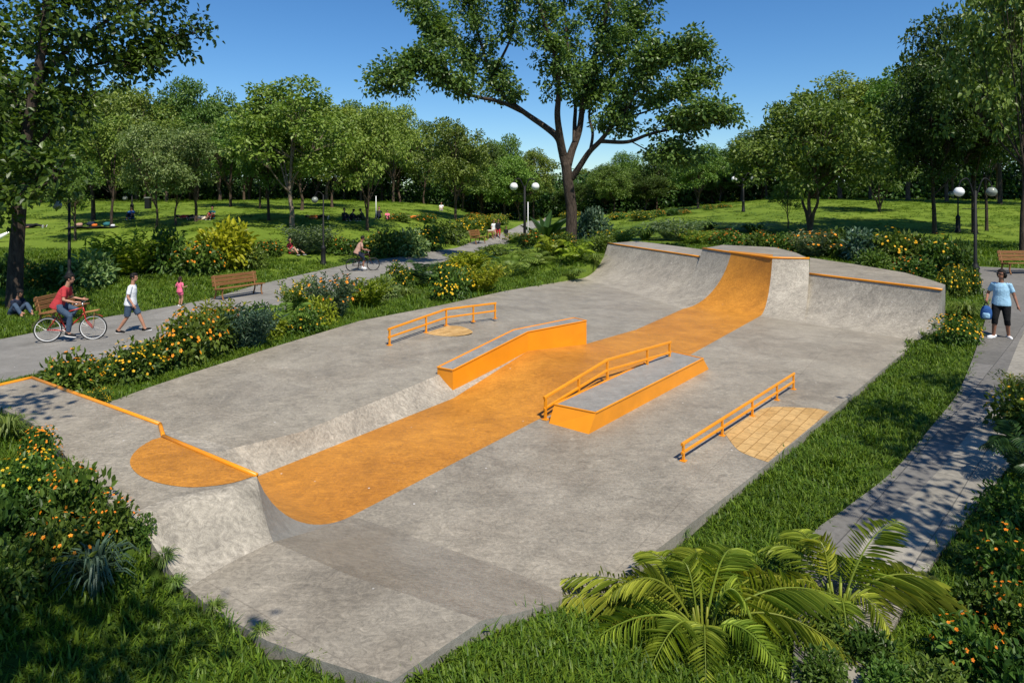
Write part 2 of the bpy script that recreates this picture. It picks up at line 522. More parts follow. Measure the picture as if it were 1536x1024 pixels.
M['skin_a'] = skin('skin_tan', (.40, .20, .125))
M['skin_b'] = skin('skin_brown', (.27, .125, .075))
M['skin_c'] = skin('skin_fair', (.52, .29, .20))
M['hair_dark'] = flat_paint('hair_dark', (.010, .008, .007), .6, .4, 30, bs=.5, spec=.2)
M['hair_brown'] = flat_paint('hair_brown', (.035, .020, .013), .6, .4, 30, bs=.5, spec=.2)
M['eye'] = flat_paint('eye_dark', (.012, .010, .010), .2, .1)
M['lip'] = flat_paint('lip', (.30, .10, .08), .5, .1)
# ------------------------------------------------------------------ the skate park
Z0, ZU, ZN, ZD = .12, .45, .60, 1.05
V3 = lambda x, y, z: Vector((x, y, z))
U = V3(.567, .824, 0)


def lerp(a, b, t): return a + (b - a) * t


def line(pts, per):
    """subdivide a polyline, straight"""
    out = []
    for a, b in zip(pts[:-1], pts[1:]):
        out += [lerp(a, b, i / per) for i in range(per)]
    return out + [pts[-1]]


KQ = .93
_g1 = 1 - math.sqrt(1 - KQ * KQ)


def gq(s): return (1 - math.sqrt(max(0, 1 - (KQ * s) ** 2))) / _g1


def profile(a, b, n=14, g=gq):
    """curve from base a up to lip b"""
    return [V3(*(lerp(a, b, i / n).xy), a.z + (b.z - a.z) * g(i / n)) for i in range(n + 1)]


def sweep(mb, base, lip, n=14, g=gq, per=4):
    A, B = line(base, per), line(lip, per)
    cur = [profile(a, b, n, g) for a, b in zip(A, B)]
    mb.grid(cur)
    return cur


# --- key points
foot = at(528, 773, Z0)
lipR = V3(-2.667, 6.96, ZD); lipL = at(245, 655, ZD)
baseL = V3(lipL.x + 1.3 * .567, lipL.y + 1.3 * .824, Z0)
lip2R = at(240, 637, ZD); cop_end = at(48, 567, ZD)
lip2L = V3(-7.4, 10.47, ZD)
base2R = V3(lip2R.x + .60, lip2R.y + .80, ZU); base2L = V3(-6.95, 11.0, ZU)
UL = [base2L, at(220, 582, ZU), at(285, 560, ZU), at(411, 520, ZU), at(540, 481, ZU), at(660, 458, .42), at(759, 436, .28), at(850, 421, .15), at(873, 417, .14)]
L2, L3, L4, L5, L6 = at(680, 597, Z0), at(792, 526, .43), at(880, 515.5, .30), at(955, 494, .17), at(1025, 463, Z0)
R2, R3, R4, R5, R6 = V3(.45, 11.45, Z0), V3(1.75, 12.75, .36), V3(3.2, 14.6, .27), at(1037, 531, Z0), at(1140, 474, Z0)
UR = [base2R, at(450, 648, ZU), at(555, 605, ZU), at(655, 563, ZU), V3(0, 15.3, ZU), V3(1.45, 16.75, .31), L4, L5, L6]
B8 = UL[-1]; b1 = lerp(B8, L6, .4); b2 = lerp(B8, L6, .8)
ZL, ZC, ZR = 1.5, 1.85, 1.35
ql0, ql2 = at(912, 365, ZL), at(1054, 386, ZL); ql1 = lerp(ql0, ql2, .5)
c0 = V3(ql2.x, ql2.y, ZC); c1 = at(1097, 379, ZC); c2 = at(1158.6, 387, ZC); c3 = at(1214, 388, ZC)
q1 = at(1214, 412, ZR); q2 = at(1413, 435, ZR); q1.x, q1.y = c3.x, c3.y
r1, r2, r3 = at(1205, 484, Z0), at(1290, 497.5, Z0), at(1377, 511, Z0)
nearA = [at(410, 812, ZN), at(519, 860, ZN), at(633, 899, ZN), at(722, 930, ZN)]
nearO = [at(587, 1022, ZN), at(480, 990, ZN), at(400, 960, ZN), at(340, 925, ZN), at(308, 905, ZN), at(283, 882, ZN)]
bandU = [foot, at(656, 817, Z0), at(760, 853, Z0), at(855, 893, Z0)]
right_edge = [at(1377, 511, Z0), at(1310, 565, Z0), at(1246, 618, Z0), at(1153, 694, Z0), at(1010, 805, Z0), at(940, 858, Z0), at(880, 897, Z0), at(855, 893, Z0)]
deck_side = [at(190, 773, ZD), at(168, 758, ZD), at(135, 726, ZD), at(91, 675, ZD), at(46, 633, ZD), at(0, 611, ZD), at(-50, 589, ZD)]
deck_back = [at(0, 578, ZD), cop_end]

park = thing('skate_park_floor', 'grey concrete skate floor with one wide orange lane running down its middle', 'skate floor', at(755, 655, 0))
PO = tuple(park.location)

# upper floor
mb = MB()
A, B = line(UL, 3), line(UR, 3)
mb.grid([line([a, b], 10) for a, b in zip(A, B)])
mb.skirt(line(UL, 3), .6)
mb.build('floor_slab', M['concrete'], park, False, PO)
# bank from the upper floor down to the lane
mb = MB()
top = line([base2R, at(450, 648, ZU), at(555, 605, ZU), at(655, 563, ZU), V3(-.9, 13.9, ZU), V3(0, 15.3, ZU)], 4)
bot = line([baseL, lerp(baseL, L2, .36), lerp(baseL, L2, .7), L2, lerp(L2, L3, .5), L3], 4)
mb.grid([profile(b, t, 7, lambda s: s ** 1.35) for b, t in zip(bot, top)])
mb.build('bank', M['concrete_trowel'], park, True, PO)
# orange lane
mb = MB()
A = line([baseL, lerp(baseL, L2, .5), L2, L3, L4, L5, L6], 4); B = line([foot, lerp(foot, R2, .5), R2, R3, R4, R5, R6], 4)
mb.grid([line([a, b], 6) for a, b in zip(A, B)])
mb.skirt([R2, R3, R4, R5], .6)
mb.build('orange_lane', M['orange_floor'], park, False, PO)
# lower right floor, one flat slab
mb = MB()
pts = [foot, lerp(foot, R2, .5), R2, R5, R6, r1, r2] + right_edge + [bandU[2], bandU[1]]
mb.add(pts, [list(range(len(pts)))[::-1]])
mb.mi = 1
mb.skirt(right_edge, .5)
mb.build('floor_slab', [M['concrete'], M['concrete_edge']], park, False, PO)
# shallow bank between near platform and lower floor
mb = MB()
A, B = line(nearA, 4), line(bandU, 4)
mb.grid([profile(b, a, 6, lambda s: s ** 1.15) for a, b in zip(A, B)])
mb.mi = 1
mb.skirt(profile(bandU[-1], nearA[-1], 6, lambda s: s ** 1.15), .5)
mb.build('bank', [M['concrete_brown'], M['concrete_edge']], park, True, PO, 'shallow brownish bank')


def sheet(name, pts, z, mat, thick=.0):
    mb = MB()
    mb.add([V3(p.x, p.y, z) for p in pts], [list(range(len(pts)))])
    me_o = mb.build(name, mat, park, False, PO)
    return me_o


def arcpts(pix, z): return smooth_path([at(x, y, z) for x, y in pix], 4)


big = arcpts([(1086, 648), (1105, 673), (1126, 684), (1152, 693)], Z0) + arcpts([(1244, 617.5), (1226, 613), (1197, 611), (1159, 610.2), (1142, 613.5)], Z0)
sheet('paver_patch', big, Z0 + .004, M['paver_tan'])
small = arcpts([(636, 500), (652, 502.8), (672, 504.4), (694, 503), (709, 498.5), (701, 492.5), (688, 489), (672, 488.5)], ZU)
sheet('paver_patch', small, ZU + .004, M['paver_tan'])

# --- near quarter pipe
nq = thing('quarter_pipe', 'low concrete launch deck with an orange half circle painted at its lip', 'skate ramp', lipR - V3(0, 0, ZD))
NO = tuple(nq.location)
mb = MB()
cr = sweep(mb, [baseL, foot], [lipL, lipR], 14, gq, 6)
mb.build('transition', M['orange_floor'], nq, True, NO, 'orange painted curved ramp face')
C_laneL, C_laneR = cr[0], cr[-1]
mb = MB()
cu = sweep(mb, [base2L, base2R], [lip2L, lip2R], 14, gq, 8)
# cheek where the lip jogs forward
mb.grid([[a, lerp(a, b, .5), b] for a, b in zip(cu[-1], C_laneL)])
mb.build('transition', M['concrete_trowel'], nq, True, NO, 'grey curved ramp face')
# front bank, ridge and cheek
n = 14
ridge = [V3(*lerp(nearA[0], lipR, i / n).xy, ZN + (ZD - ZN) * (i / n) ** 1.5) for i in range(n + 1)]
mb = MB()
topc = [lipR, at(345, 728.5, ZD), at(296, 738, ZD), at(244, 750, ZD), at(190, 773, ZD)]
botc = [nearA[0], at(380, 826, ZN), at(345, 844, ZN), at(312, 863, ZN), at(283, 882, ZN)]
A, B = line(smooth_path(botc, 3), 1), line(smooth_path(topc, 3), 1)
gb = lambda s: (s * s * (3 - 2 * s)) ** .95
fb = [[V3(*lerp(a, b, i / n).xy, ZN + (ZD - ZN) * gb(i / n)) for i in range(n + 1)] for a, b in zip(A, B)]
fb[0] = ridge
mb.grid(fb)
mb.mi = 1
mb.skirt(fb[-1], .35)
mb.build('front_bank', [M['concrete_trowel'], M['concrete_edge']], nq, True, NO)
mb = MB()
curve = C_laneR[::-1]                          # lip -> foot
low = profile(bandU[0], nearA[0], n, lambda s: s ** 1.15)[::-1]     # near corner -> foot
rd = ridge[::-1]
E = [rd[min(n, 2 * i)] if 2 * i <= n else low[min(n, 2 * i - n)] for i in range(n + 1)]
mb.grid([[lerp(a, b, k / 5) for k in range(6)] for a, b in zip(curve, E)])
mb.build('cheek', M['concrete_edge'], nq, True, NO)
mb = MB()
pts = [lipR, lipL, lip2R, lip2L, cop_end] + [deck_back[0]] + deck_side[::-1] + B[::-1][1:-1]
mb.add(pts, [list(range(len(pts)))])
mb.mi = 1
mb.skirt(deck_side, .45); mb.skirt([deck_side[-1]] + deck_back + [lip2L], .8)
mb.skirt([lip2L, base2L], .8)
mb.build('deck', [M['concrete'], M['concrete_edge']], nq, False, NO)
mb = MB()
pts = nearA + nearO + [at(312, 863, ZN), at(345, 844, ZN), at(380, 826, ZN)]
mb.add(pts, [list(range(len(pts)))[::-1]])
mb.mi = 1
mb.skirt([nearA[-1]] + nearO, .4)
mb.build('platform', [M['concrete'], M['concrete_edge']], nq, False, NO)
up = V3(0, 0, .006)
semi = [lipL] + arcpts([(228.6, 659.5), (211, 670), (198.7, 682.4), (195, 694.7), (202, 707), (218, 717.6), (246, 726), (281, 730.6), (316.5, 729), (351.6, 723.5), (384, 713)], ZD)
mb = MB(); mb.add([p + V3(0, 0, .004) for p in semi], [list(range(len(semi)))])
mb.build('painted_half_circle', M['orange_floor'], nq, False, NO)
for pts in ([lipL, lipR], [lipL, lip2R], [lip2R, cop_end], [cop_end, at(0, 578, ZD), at(-50, 589, ZD)]):
    mb = MB(); mb.tube([p + V3(0, 0, .008) for p in line(pts, 3)], .026, 8)
    mb.build('coping', M['orange'], nq, True, NO)

# --- far quarter pipe
fq = thing('quarter_pipe', 'tall concrete quarter pipe at the end of the orange lane, raised middle section', 'skate ramp', at(1140, 474, 0))
FO = tuple(fq.location)
mb = MB(); ca = sweep(mb, [B8, b1, b2], [ql0, ql1, ql2], 16, gq, 6)
mb.mi = 1
mb.skirt(ca[0], 1.2)
mb.build('transition', [M['concrete_trowel'], M['concrete_edge']], fq, True, FO, 'lower grey curved face')
mb = MB(); cw = sweep(mb, [b2, L6], [c0, c1], 16, gq, 6)
mb.grid([[a, b] for a, b in zip(ca[-1], cw[0])])
mb.build('transition', M['concrete_trowel'], fq, True, FO, 'grey curved wing beside the orange face')
mb = MB(); cl = sweep(mb, [L6, R6], [c1, c2], 16, gq, 6)
mb.build('transition', M['orange_floor'], fq, True, FO, 'orange painted curved face')
mb = MB(); cz = sweep(mb, [R6, r1], [c2, c3], 16, gq, 4)
qq = [q1, lerp(q1, q2, .5), q2]
mb2 = MB(); cq = sweep(mb2, [r1, r2, r3], qq, 16, gq, 6)
mb.grid([[a, b] for a, b in zip(cz[-1], cq[0])])
mb.build('transition', M['concrete_trowel'], fq, True, FO, 'grey curved face under the raised corner')
mb2.mi = 1
mb2.skirt(cq[-1], 1.0)
mb2.build('transition', [M['concrete_trowel'], M['concrete_edge']], fq, True, FO, 'lower grey curved face beside the footpath')
back = lambda px, py, z: at(px, py, z)
lb = [at(955, 361.5, ZL), V3(8.9, 28.6, ZL)]
mb = MB(); pts = [ql0, ql1, ql2] + lb[::-1]; mb.add(pts, [list(range(len(pts)))])
mb.mi = 1; mb.skirt([ql0] + lb, 1.2)
mb.build('deck', [M['concrete'], M['concrete_edge']], fq, False, FO)
cb = [at(1084, 367.3, ZC), at(1162, 371, ZC), at(1194, 379, ZC)]
mb = MB(); pts = [c0, c1, c2, c3] + cb[::-1]; mb.add(pts, [list(range(len(pts)))])
mb.mi = 1; mb.skirt([c0] + cb + [c3], 1.4)
mb.build('deck', [M['concrete'], M['concrete_edge']], fq, False, FO)
rb = [at(1215, 386.5, ZR), at(1280, 396, ZR), at(1358, 409, ZR), at(1397, 420, ZR), at(1418, 427, ZR)]
mb = MB(); pts = qq + rb[::-1]; mb.add(pts, [list(range(len(pts)))])
mb.mi = 1; mb.skirt([q1] + rb + [q2], 1.3)
mb.build('deck', [M['concrete'], M['concrete_edge']], fq, False, FO)
# orange wash spilling over the middle deck
mb = MB()
pts = [c1, c2, lerp(c2, at(1162, 371, ZC), .28), lerp(c1, at(1084, 367.3, ZC), .25)]
mb.add([p + V3(0, 0, .004) for p in pts], [[0, 1, 2, 3]])
mb.build('painted_strip', M['orange_floor'], fq, False, FO)
for pts in ([ql0, ql1, ql2], [c0, c1, c2, c3], qq):
    mb = MB(); mb.tube([p + V3(0, 0, .010) for p in line(pts, 4)], .034, 8)
    mb.build('coping', M['orange'], fq, True, FO)

# --- kinked grind ledge
def ledge(name, label, bottom, top, loc, cat='grind ledge', group=None, lip=.03):
    """bottom, top: matching corner loops (counter clockwise pairs of stations) left/right"""
    t = thing(name, label, cat, loc)
    o = tuple(loc)
    body = MB()
    bl, br, tl, tr = bottom[0], bottom[1], top[0], top[1]
    body.grid([[a, b] for a, b in zip(br, tr)]); body.grid([[a, b] for a, b in zip(tl, bl)])
    body.add([bl[0], br[0], tr[0], tl[0]], [[0, 1, 2, 3]]); body.add([bl[-1], br[-1], tr[-1], tl[-1]], [[3, 2, 1, 0]])
    body.grid([[a - V3(0, 0, .006), b - V3(0, 0, .006)] for a, b in zip(tl, tr)])
    body.build('body', M['orange'], t, False, o)
    w = .028
    il, ir = [], []
    for i, (a, b) in enumerate(zip(tl, tr)):
        d = (b - a); k = w / max(d.length, .01)
        il.append(lerp(a, b, k)); ir.append(lerp(a, b, 1 - k))
    for s in (il, ir):
        d = (s[1] - s[0]).normalized() * w; s[0] = s[0] + d
        d = (s[-1] - s[-2]).normalized() * w; s[-1] = s[-1] - d
    cap = MB(); cap.grid([[a - V3(0, 0, .002), b - V3(0, 0, .002)] for a, b in zip(il, ir)])
    cap.build('top_slab', M['concrete_top'], t, False, o)
    e = MB()
    loop = tl + tr[::-1] + [tl[0]]
    for a, b in zip(loop[:-1], loop[1:]):
        e.bar(a, b, .03, .022, bev=.005)
    e.build('edge_trim', M['orange'], t, False, o)
    return t


bot_r = [at(679.3, 591.3, Z0), at(791.5, 525.7, .44), at(879.8, 515.5, .31)]
top_r = [V3(bot_r[0].x, bot_r[0].y, .59), V3(bot_r[1].x, bot_r[1].y, .865), V3(bot_r[2].x, bot_r[2].y, .88)]
top_l = [at(656, 550.5, .59), at(769.7, 494.7, .865), at(860.8, 476.5, .88)]
bot_l = [V3(p.x, p.y, z) for p, z in zip(top_l, (.44, .43, .28))]
bot_r2 = [p - V3(0, 0, .05) for p in bot_r]
bot_l2 = [p - V3(0, 0, .05) for p in bot_l]
ledge('grind_ledge', 'tall narrow orange ledge with a bend, rising along the top of the bank', [bot_l2, bot_r2], [top_l, top_r], bot_r[0] - V3(0, 0, .05), group='orange skate ledges')
bnr, bfr = at(882, 651.5, Z0), at(1064, 553, Z0)
bnl = at(822.5, 635, Z0); bfl = bfr + (bnl - bnr)
zt = .415
tnr, tfr = at(893.6, 618.7, zt), at(1054.8, 537.4, zt); tnl, tfl = at(831.7, 606, zt), at(1004.8, 526.5, zt)
dn = V3(0, 0, .03)
ledge('grind_ledge', 'low wide orange box with grey top and sloping ends beside the bent rail', [[bnl - dn, bfl - dn], [bnr - dn, bfr - dn]], [[tnl, tfl], [tnr, tfr]], bnr - dn, group='orange skate ledges')


def rail(label, tops, hs, posts, mids, r=.026):
    """tops: key points of the top rail; posts: (param along, height); hs: heights above floor at key points"""
    loc = tops[0] - V3(0, 0, hs[0])
    t = thing('grind_rail', label, 'grind rail', loc, 0, 'orange skate rails')
    o = tuple(loc)

    def along(s):
        i = min(int(s), len(tops) - 2); return lerp(tops[i], tops[i + 1], s - i), hs[i] + (hs[i + 1] - hs[i]) * (s - i)
    mb = MB()
    for a, b in zip(tops[:-1], tops[1:]): mb.bar(a, b, r * 1.8, r * 2.0, bev=.008)
    mb.build('top_rail', M['orange'], t, False, o)
    mb = MB()
    for i in range(len(tops) - 1):
        mb.bar(tops[i] - V3(0, 0, hs[i] * mids), tops[i + 1] - V3(0, 0, hs[i + 1] * mids), r * 1.5, r * 1.7, bev=.006)
    mb.build('lower_rail', M['orange'], t, False, o)
    for s in posts:
        p, h = along(s)
        mb = MB(); mb.bar(p - V3(0, 0, .01), p - V3(0, 0, h + .02), r * 1.7, r * 1.7, up=(.6, .8, 0), bev=.005)
        mb.bar(p - V3(0, 0, h + .003), p - V3(0, 0, h - .012), r * 4, r * 4, up=(.6, .8, 0))
        mb.build('post', M['orange'], t, False, o)
    return t


rail('bent orange rail on the upper floor beside the small tan paver patch', [at(582.3, 494, .83), at(669.4, 463.7, .89), at(744, 454.6, .87)], [.38, .44, .43], [0.02, .62, 1.0, 1.53, 1.98], .5)
p0, pk, p1 = at(816, 596.8, .50), V3(1.84, 12.87, .787), at(1006, 513, .72)
rail('bent orange rail running along the low wide orange box', [p0, pk, p1], [.38, .40, .45], [0.02, .52, 1.0, 1.6, 1.98], .5)
rail('straight orange rail beside the large tan paver patch', [at(1022.7, 666.5, .37), at(1191.5, 560, .425)], [.25, .305], [.01, .29, .55, .80, .99], .5, .022)

# outline of the whole park, for the ground beneath it
OUT = [nearA[-1]] + nearO + [fb[-1][4], fb[-1][9]] + deck_side + deck_back + [lip2L] + UL + [ql0] + lb + cb + rb + [q2] + right_edge
OUT2 = [(p.x, p.y) for p in OUT]
# ------------------------------------------------------------------ ground, paths, grass
def inside(poly, x, y):
    x = np.asarray(x); y = np.asarray(y); r = np.zeros(x.shape, bool)
    n = len(poly); j = n - 1
    for i in range(n):
        xi, yi = poly[i]; xj, yj = poly[j]
        c = ((yi > y) != (yj > y)) & (x < (xj - xi) * (y - yi) / (yj - yi + 1e-12) + xi)
        r ^= c; j = i
    return r


def edge_dist(poly, x, y):
    d = np.full(np.shape(x), 1e9)
    for (x0, y0), (x1, y1) in zip(poly, poly[1:] + poly[:1]):
        dx, dy = x1 - x0, y1 - y0; q = dx * dx + dy * dy + 1e-12
        t = np.clip(((x - x0) * dx + (y - y0) * dy) / q, 0, 1)
        d = np.minimum(d, np.hypot(x - x0 - t * dx, y - y0 - t * dy))
    return d


left_path = [((-420, 560), (-420, 720)), ((-150, 530), (-150, 632)), ((0, 511), (0, 575)), ((147, 480), (190, 537)), ((300, 453), (330, 498)), ((394, 427), (440, 463)), ((517, 399), (572, 425)),
             ((631, 381), (660, 395)), ((700, 367.5), (724, 375)), ((735, 358), (765, 365)), ((757, 349), (783, 356)), ((777, 340), (801, 343)), ((796, 332.5), (815, 335)), ((819, 327), (827, 328.5))]
right_path = [((1170, 1150), (1270, 1150)), ((1188, 1010), (1310, 1010)), ((1196, 905), (1372, 890)), ((1214, 812), (1425, 815)), ((1269, 766), (1462, 768)), ((1343, 707), (1512, 705)), ((1402, 637), (1560, 640)),
              ((1441, 584), (1590, 590)), ((1470, 508), (1625, 525)), ((1480, 470), (1655, 488)), ((1474, 440), (1720, 458)), ((1458, 408), (1800, 424)), ((1452, 401), (1830, 412))]


def ribbon(st):
    L = smooth_path([hit(*a) for a, b in st], 8); R = smooth_path([hit(*b) for a, b in st], 8)
    return [p.xy for p in L], [p.xy for p in R]


def drape(L, R, s0, s1, n, dz, name, mat):
    mb = MB(); rows = []
    for a, b in zip(L, R):
        row = []
        for i in range(n + 1):
            q = a.lerp(b, s0 + (s1 - s0) * i / n)
            lift = dz + .0008 * q.y
            row.append((q.x, q.y, ground(q.x, q.y) + lift))
        rows.append(row)
    mb.grid(rows)
    for k in (0, -1):
        mb.skirt([r[k] for r in rows], .15)
    return structure(mb.build(name, mat))


pl = ribbon(left_path); pr_ = ribbon(right_path)
PATHS = [[tuple(p) for p in a] + [tuple(p) for p in b[::-1]] for a, b in (pl, pr_)]
drape(*pl, 0, 1, 8, .03, 'path', M['path_concrete'])
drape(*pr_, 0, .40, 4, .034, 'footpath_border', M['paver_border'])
drape(*pr_, .40, 1, 6, .036, 'footpath', M['paver_grey'])


def axis(lo, hi, d, far, g=1.09):
    a = list(np.arange(lo, hi + 1e-6, d)); s = d
    while a[-1] < far: s *= g; a.append(a[-1] + s)
    s = d; b = []
    x = lo
    while x > -far: s *= g; x -= s; b.append(x)
    return np.array(b[::-1] + a)


gx = axis(-16, 17, .2, 340); gy = axis(0, 36, .2, 420); gy = gy[gy > -40]
gx = np.unique(np.round(np.concatenate([gx, np.arange(-9, 8, .1)]), 4)); gy = np.unique(np.round(np.concatenate([gy, np.arange(3, 13, .1)]), 4))
GX, GY = np.meshgrid(gx, gy)
GZ = np.zeros(GX.shape)
for i in range(0, GX.shape[0]): GZ[i] = ground_np(GX[i], GY[i])
ins = inside(OUT2, GX, GY); ed = edge_dist(OUT2, GX, GY)
GZ = np.where(ins & (ed > .04), GZ - np.minimum(2.0, (ed - .04) * 14), GZ)
for P in PATHS:
    ip = inside(P, GX, GY); de = edge_dist(P, GX, GY)
    GZ = np.where(ip & (de > .1), GZ - .06 - .0006 * GY, GZ)
h, w = GX.shape
idx = np.arange(h * w).reshape(h, w)
fc = np.stack([idx[:-1, :-1], idx[:-1, 1:], idx[1:, 1:], idx[1:, :-1]], -1).reshape(-1, 4)
me = bpy.data.meshes.new('ground'); me.from_pydata(np.stack([GX, GY, GZ], -1).reshape(-1, 3).tolist(), [], fc.tolist())
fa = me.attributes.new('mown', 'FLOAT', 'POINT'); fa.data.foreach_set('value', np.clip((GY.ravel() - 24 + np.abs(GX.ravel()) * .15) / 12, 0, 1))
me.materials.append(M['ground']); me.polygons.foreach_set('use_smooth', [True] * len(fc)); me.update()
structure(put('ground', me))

# ---- grass: clumps of blades scattered over one object
def blade_clump(seed, n, R, h, wd):
    rng = np.random.default_rng(seed)
    V, Fs = [], []
    for i in range(n):
        a = rng.uniform(0, 2 * math.pi); r = R * math.sqrt(rng.random()); b = np.array([r * math.cos(a), r * math.sin(a), -.015])
        d = rng.uniform(0, 2 * math.pi); dd = np.array([math.cos(d), math.sin(d), 0]); s = np.array([-dd[1], dd[0], 0]) * wd * rng.uniform(.6, 1.2)
        H = h * rng.uniform(.45, 1.15); lean = rng.uniform(.15, 1.1) * H
        p1 = b + dd * lean * .35 + np.array([0, 0, H * .62]); p2 = b + dd * lean + np.array([0, 0, H * rng.uniform(.7, 1)])
        o = len(V); V += [b - s, b + s, p1 + s * .8, p1 - s * .8, p2]
        Fs += [(o, o + 1, o + 2, o + 3), (o + 3, o + 2, o + 4)]
    me = bpy.data.meshes.new('grass_clump'); me.from_pydata([tuple(v) for v in V], [], Fs); me.materials.append(M['grass'])
    return me


src = bpy.data.collections.new('grass_clumps')          # source clumps only, never linked to the scene
for k in range(5):
    o = bpy.data.objects.new('grass_clump', blade_clump(k, 44, .16, .115 if k < 4 else .17, .0075)); src.objects.link(o)

ng = bpy.data.node_groups.new('scatter_grass', 'GeometryNodeTree')
ng.interface.new_socket('Geometry', in_out='INPUT', socket_type='NodeSocketGeometry')
ng.interface.new_socket('Geometry', in_out='OUTPUT', socket_type='NodeSocketGeometry')
N = ng.nodes.new
gi, go = N('NodeGroupInput'), N('NodeGroupOutput')
ci = N('GeometryNodeCollectionInfo'); ci.inputs['Collection'].default_value = src
ci.inputs['Separate Children'].default_value = True; ci.inputs['Reset Children'].default_value = True
ip = N('GeometryNodeInstanceOnPoints'); ip.inputs['Pick Instance'].default_value = True


def attr(name, typ):
    a = N('GeometryNodeInputNamedAttribute'); a.data_type = typ; a.inputs['Name'].default_value = name
    return a.outputs['Attribute']


e2r = N('FunctionNodeEulerToRotation')
ng.links.new(attr('rot', 'FLOAT_VECTOR'), e2r.inputs[0])
ng.links.new(gi.outputs[0], ip.inputs['Points']); ng.links.new(ci.outputs[0], ip.inputs['Instance'])
ng.links.new(attr('pick', 'INT'), ip.inputs['Instance Index']); ng.links.new(e2r.outputs[0], ip.inputs['Rotation'])
ng.links.new(attr('scl', 'FLOAT_VECTOR'), ip.inputs['Scale']); ng.links.new(ip.outputs[0], go.inputs[0])

rng = np.random.default_rng(5)


def scatter(y0, y1, dens, sc, hs, edge=.03):
    half = 1.15 if y1 < 24 else .86
    xs0, xs1 = -half * y1 - 1, half * y1 + 1
    n = int((xs1 - xs0) * (y1 - y0) * dens)
    x = rng.uniform(xs0, xs1, n); y = rng.uniform(y0, y1, n)
    k = np.abs(x) < half * y + 1.2; x, y = x[k], y[k]
    k = ~inside(OUT2, x, y)
    for P in PATHS: k &= ~inside(P, x, y)
    x, y = x[k], y[k]
    d = edge_dist(OUT2, x, y)
    for P in PATHS: d = np.minimum(d, edge_dist(P, x, y))
    k = d > edge; x, y, d = x[k], y[k], d[k]
    z = ground_np(x, y)
    n = len(x)
    s = sc * rng.uniform(.75, 1.3, n)
    hh = s * hs * rng.uniform(.7, 1.3, n)
    hh = np.where(d < .25, hh * .8, hh)
    return np.stack([x, y, z], 1), np.stack([s, s, hh], 1)


bands = [scatter(3.4, 9, 95, .9, .9), scatter(9, 15, 60, 1.05, .9), scatter(15, 23, 26, 1.4, .8), scatter(23, 36, 12, 1.9, .75, .06), scatter(36, 80, .8, 4.0, .10, .3)]
P3 = np.concatenate([b[0] for b in bands]); S3 = np.concatenate([b[1] for b in bands])
me = bpy.data.meshes.new('grass'); me.from_pydata(P3.tolist(), [], [])
a = me.attributes.new('scl', 'FLOAT_VECTOR', 'POINT'); a.data.foreach_set('vector', S3.ravel())
R3_ = np.zeros((len(P3), 3)); R3_[:, 2] = rng.uniform(0, 6.28, len(P3)); R3_[:, 0] = rng.normal(0, .12, len(P3)); R3_[:, 1] = rng.normal(0, .12, len(P3))
a = me.attributes.new('rot', 'FLOAT_VECTOR', 'POINT'); a.data.foreach_set('vector', R3_.ravel())
pk_ = rng.integers(0, 5, len(P3)); pk_[(pk_ == 4) & (rng.random(len(P3)) < .6)] = 2
a = me.attributes.new('pick', 'INT', 'POINT'); a.data.foreach_set('value', pk_.astype(np.int32))
me.materials.append(M['grass'])
go_ = put('grass', me); structure(go_, 'stuff')
md = go_.modifiers.new('scatter', 'NODES'); md.node_group = ng
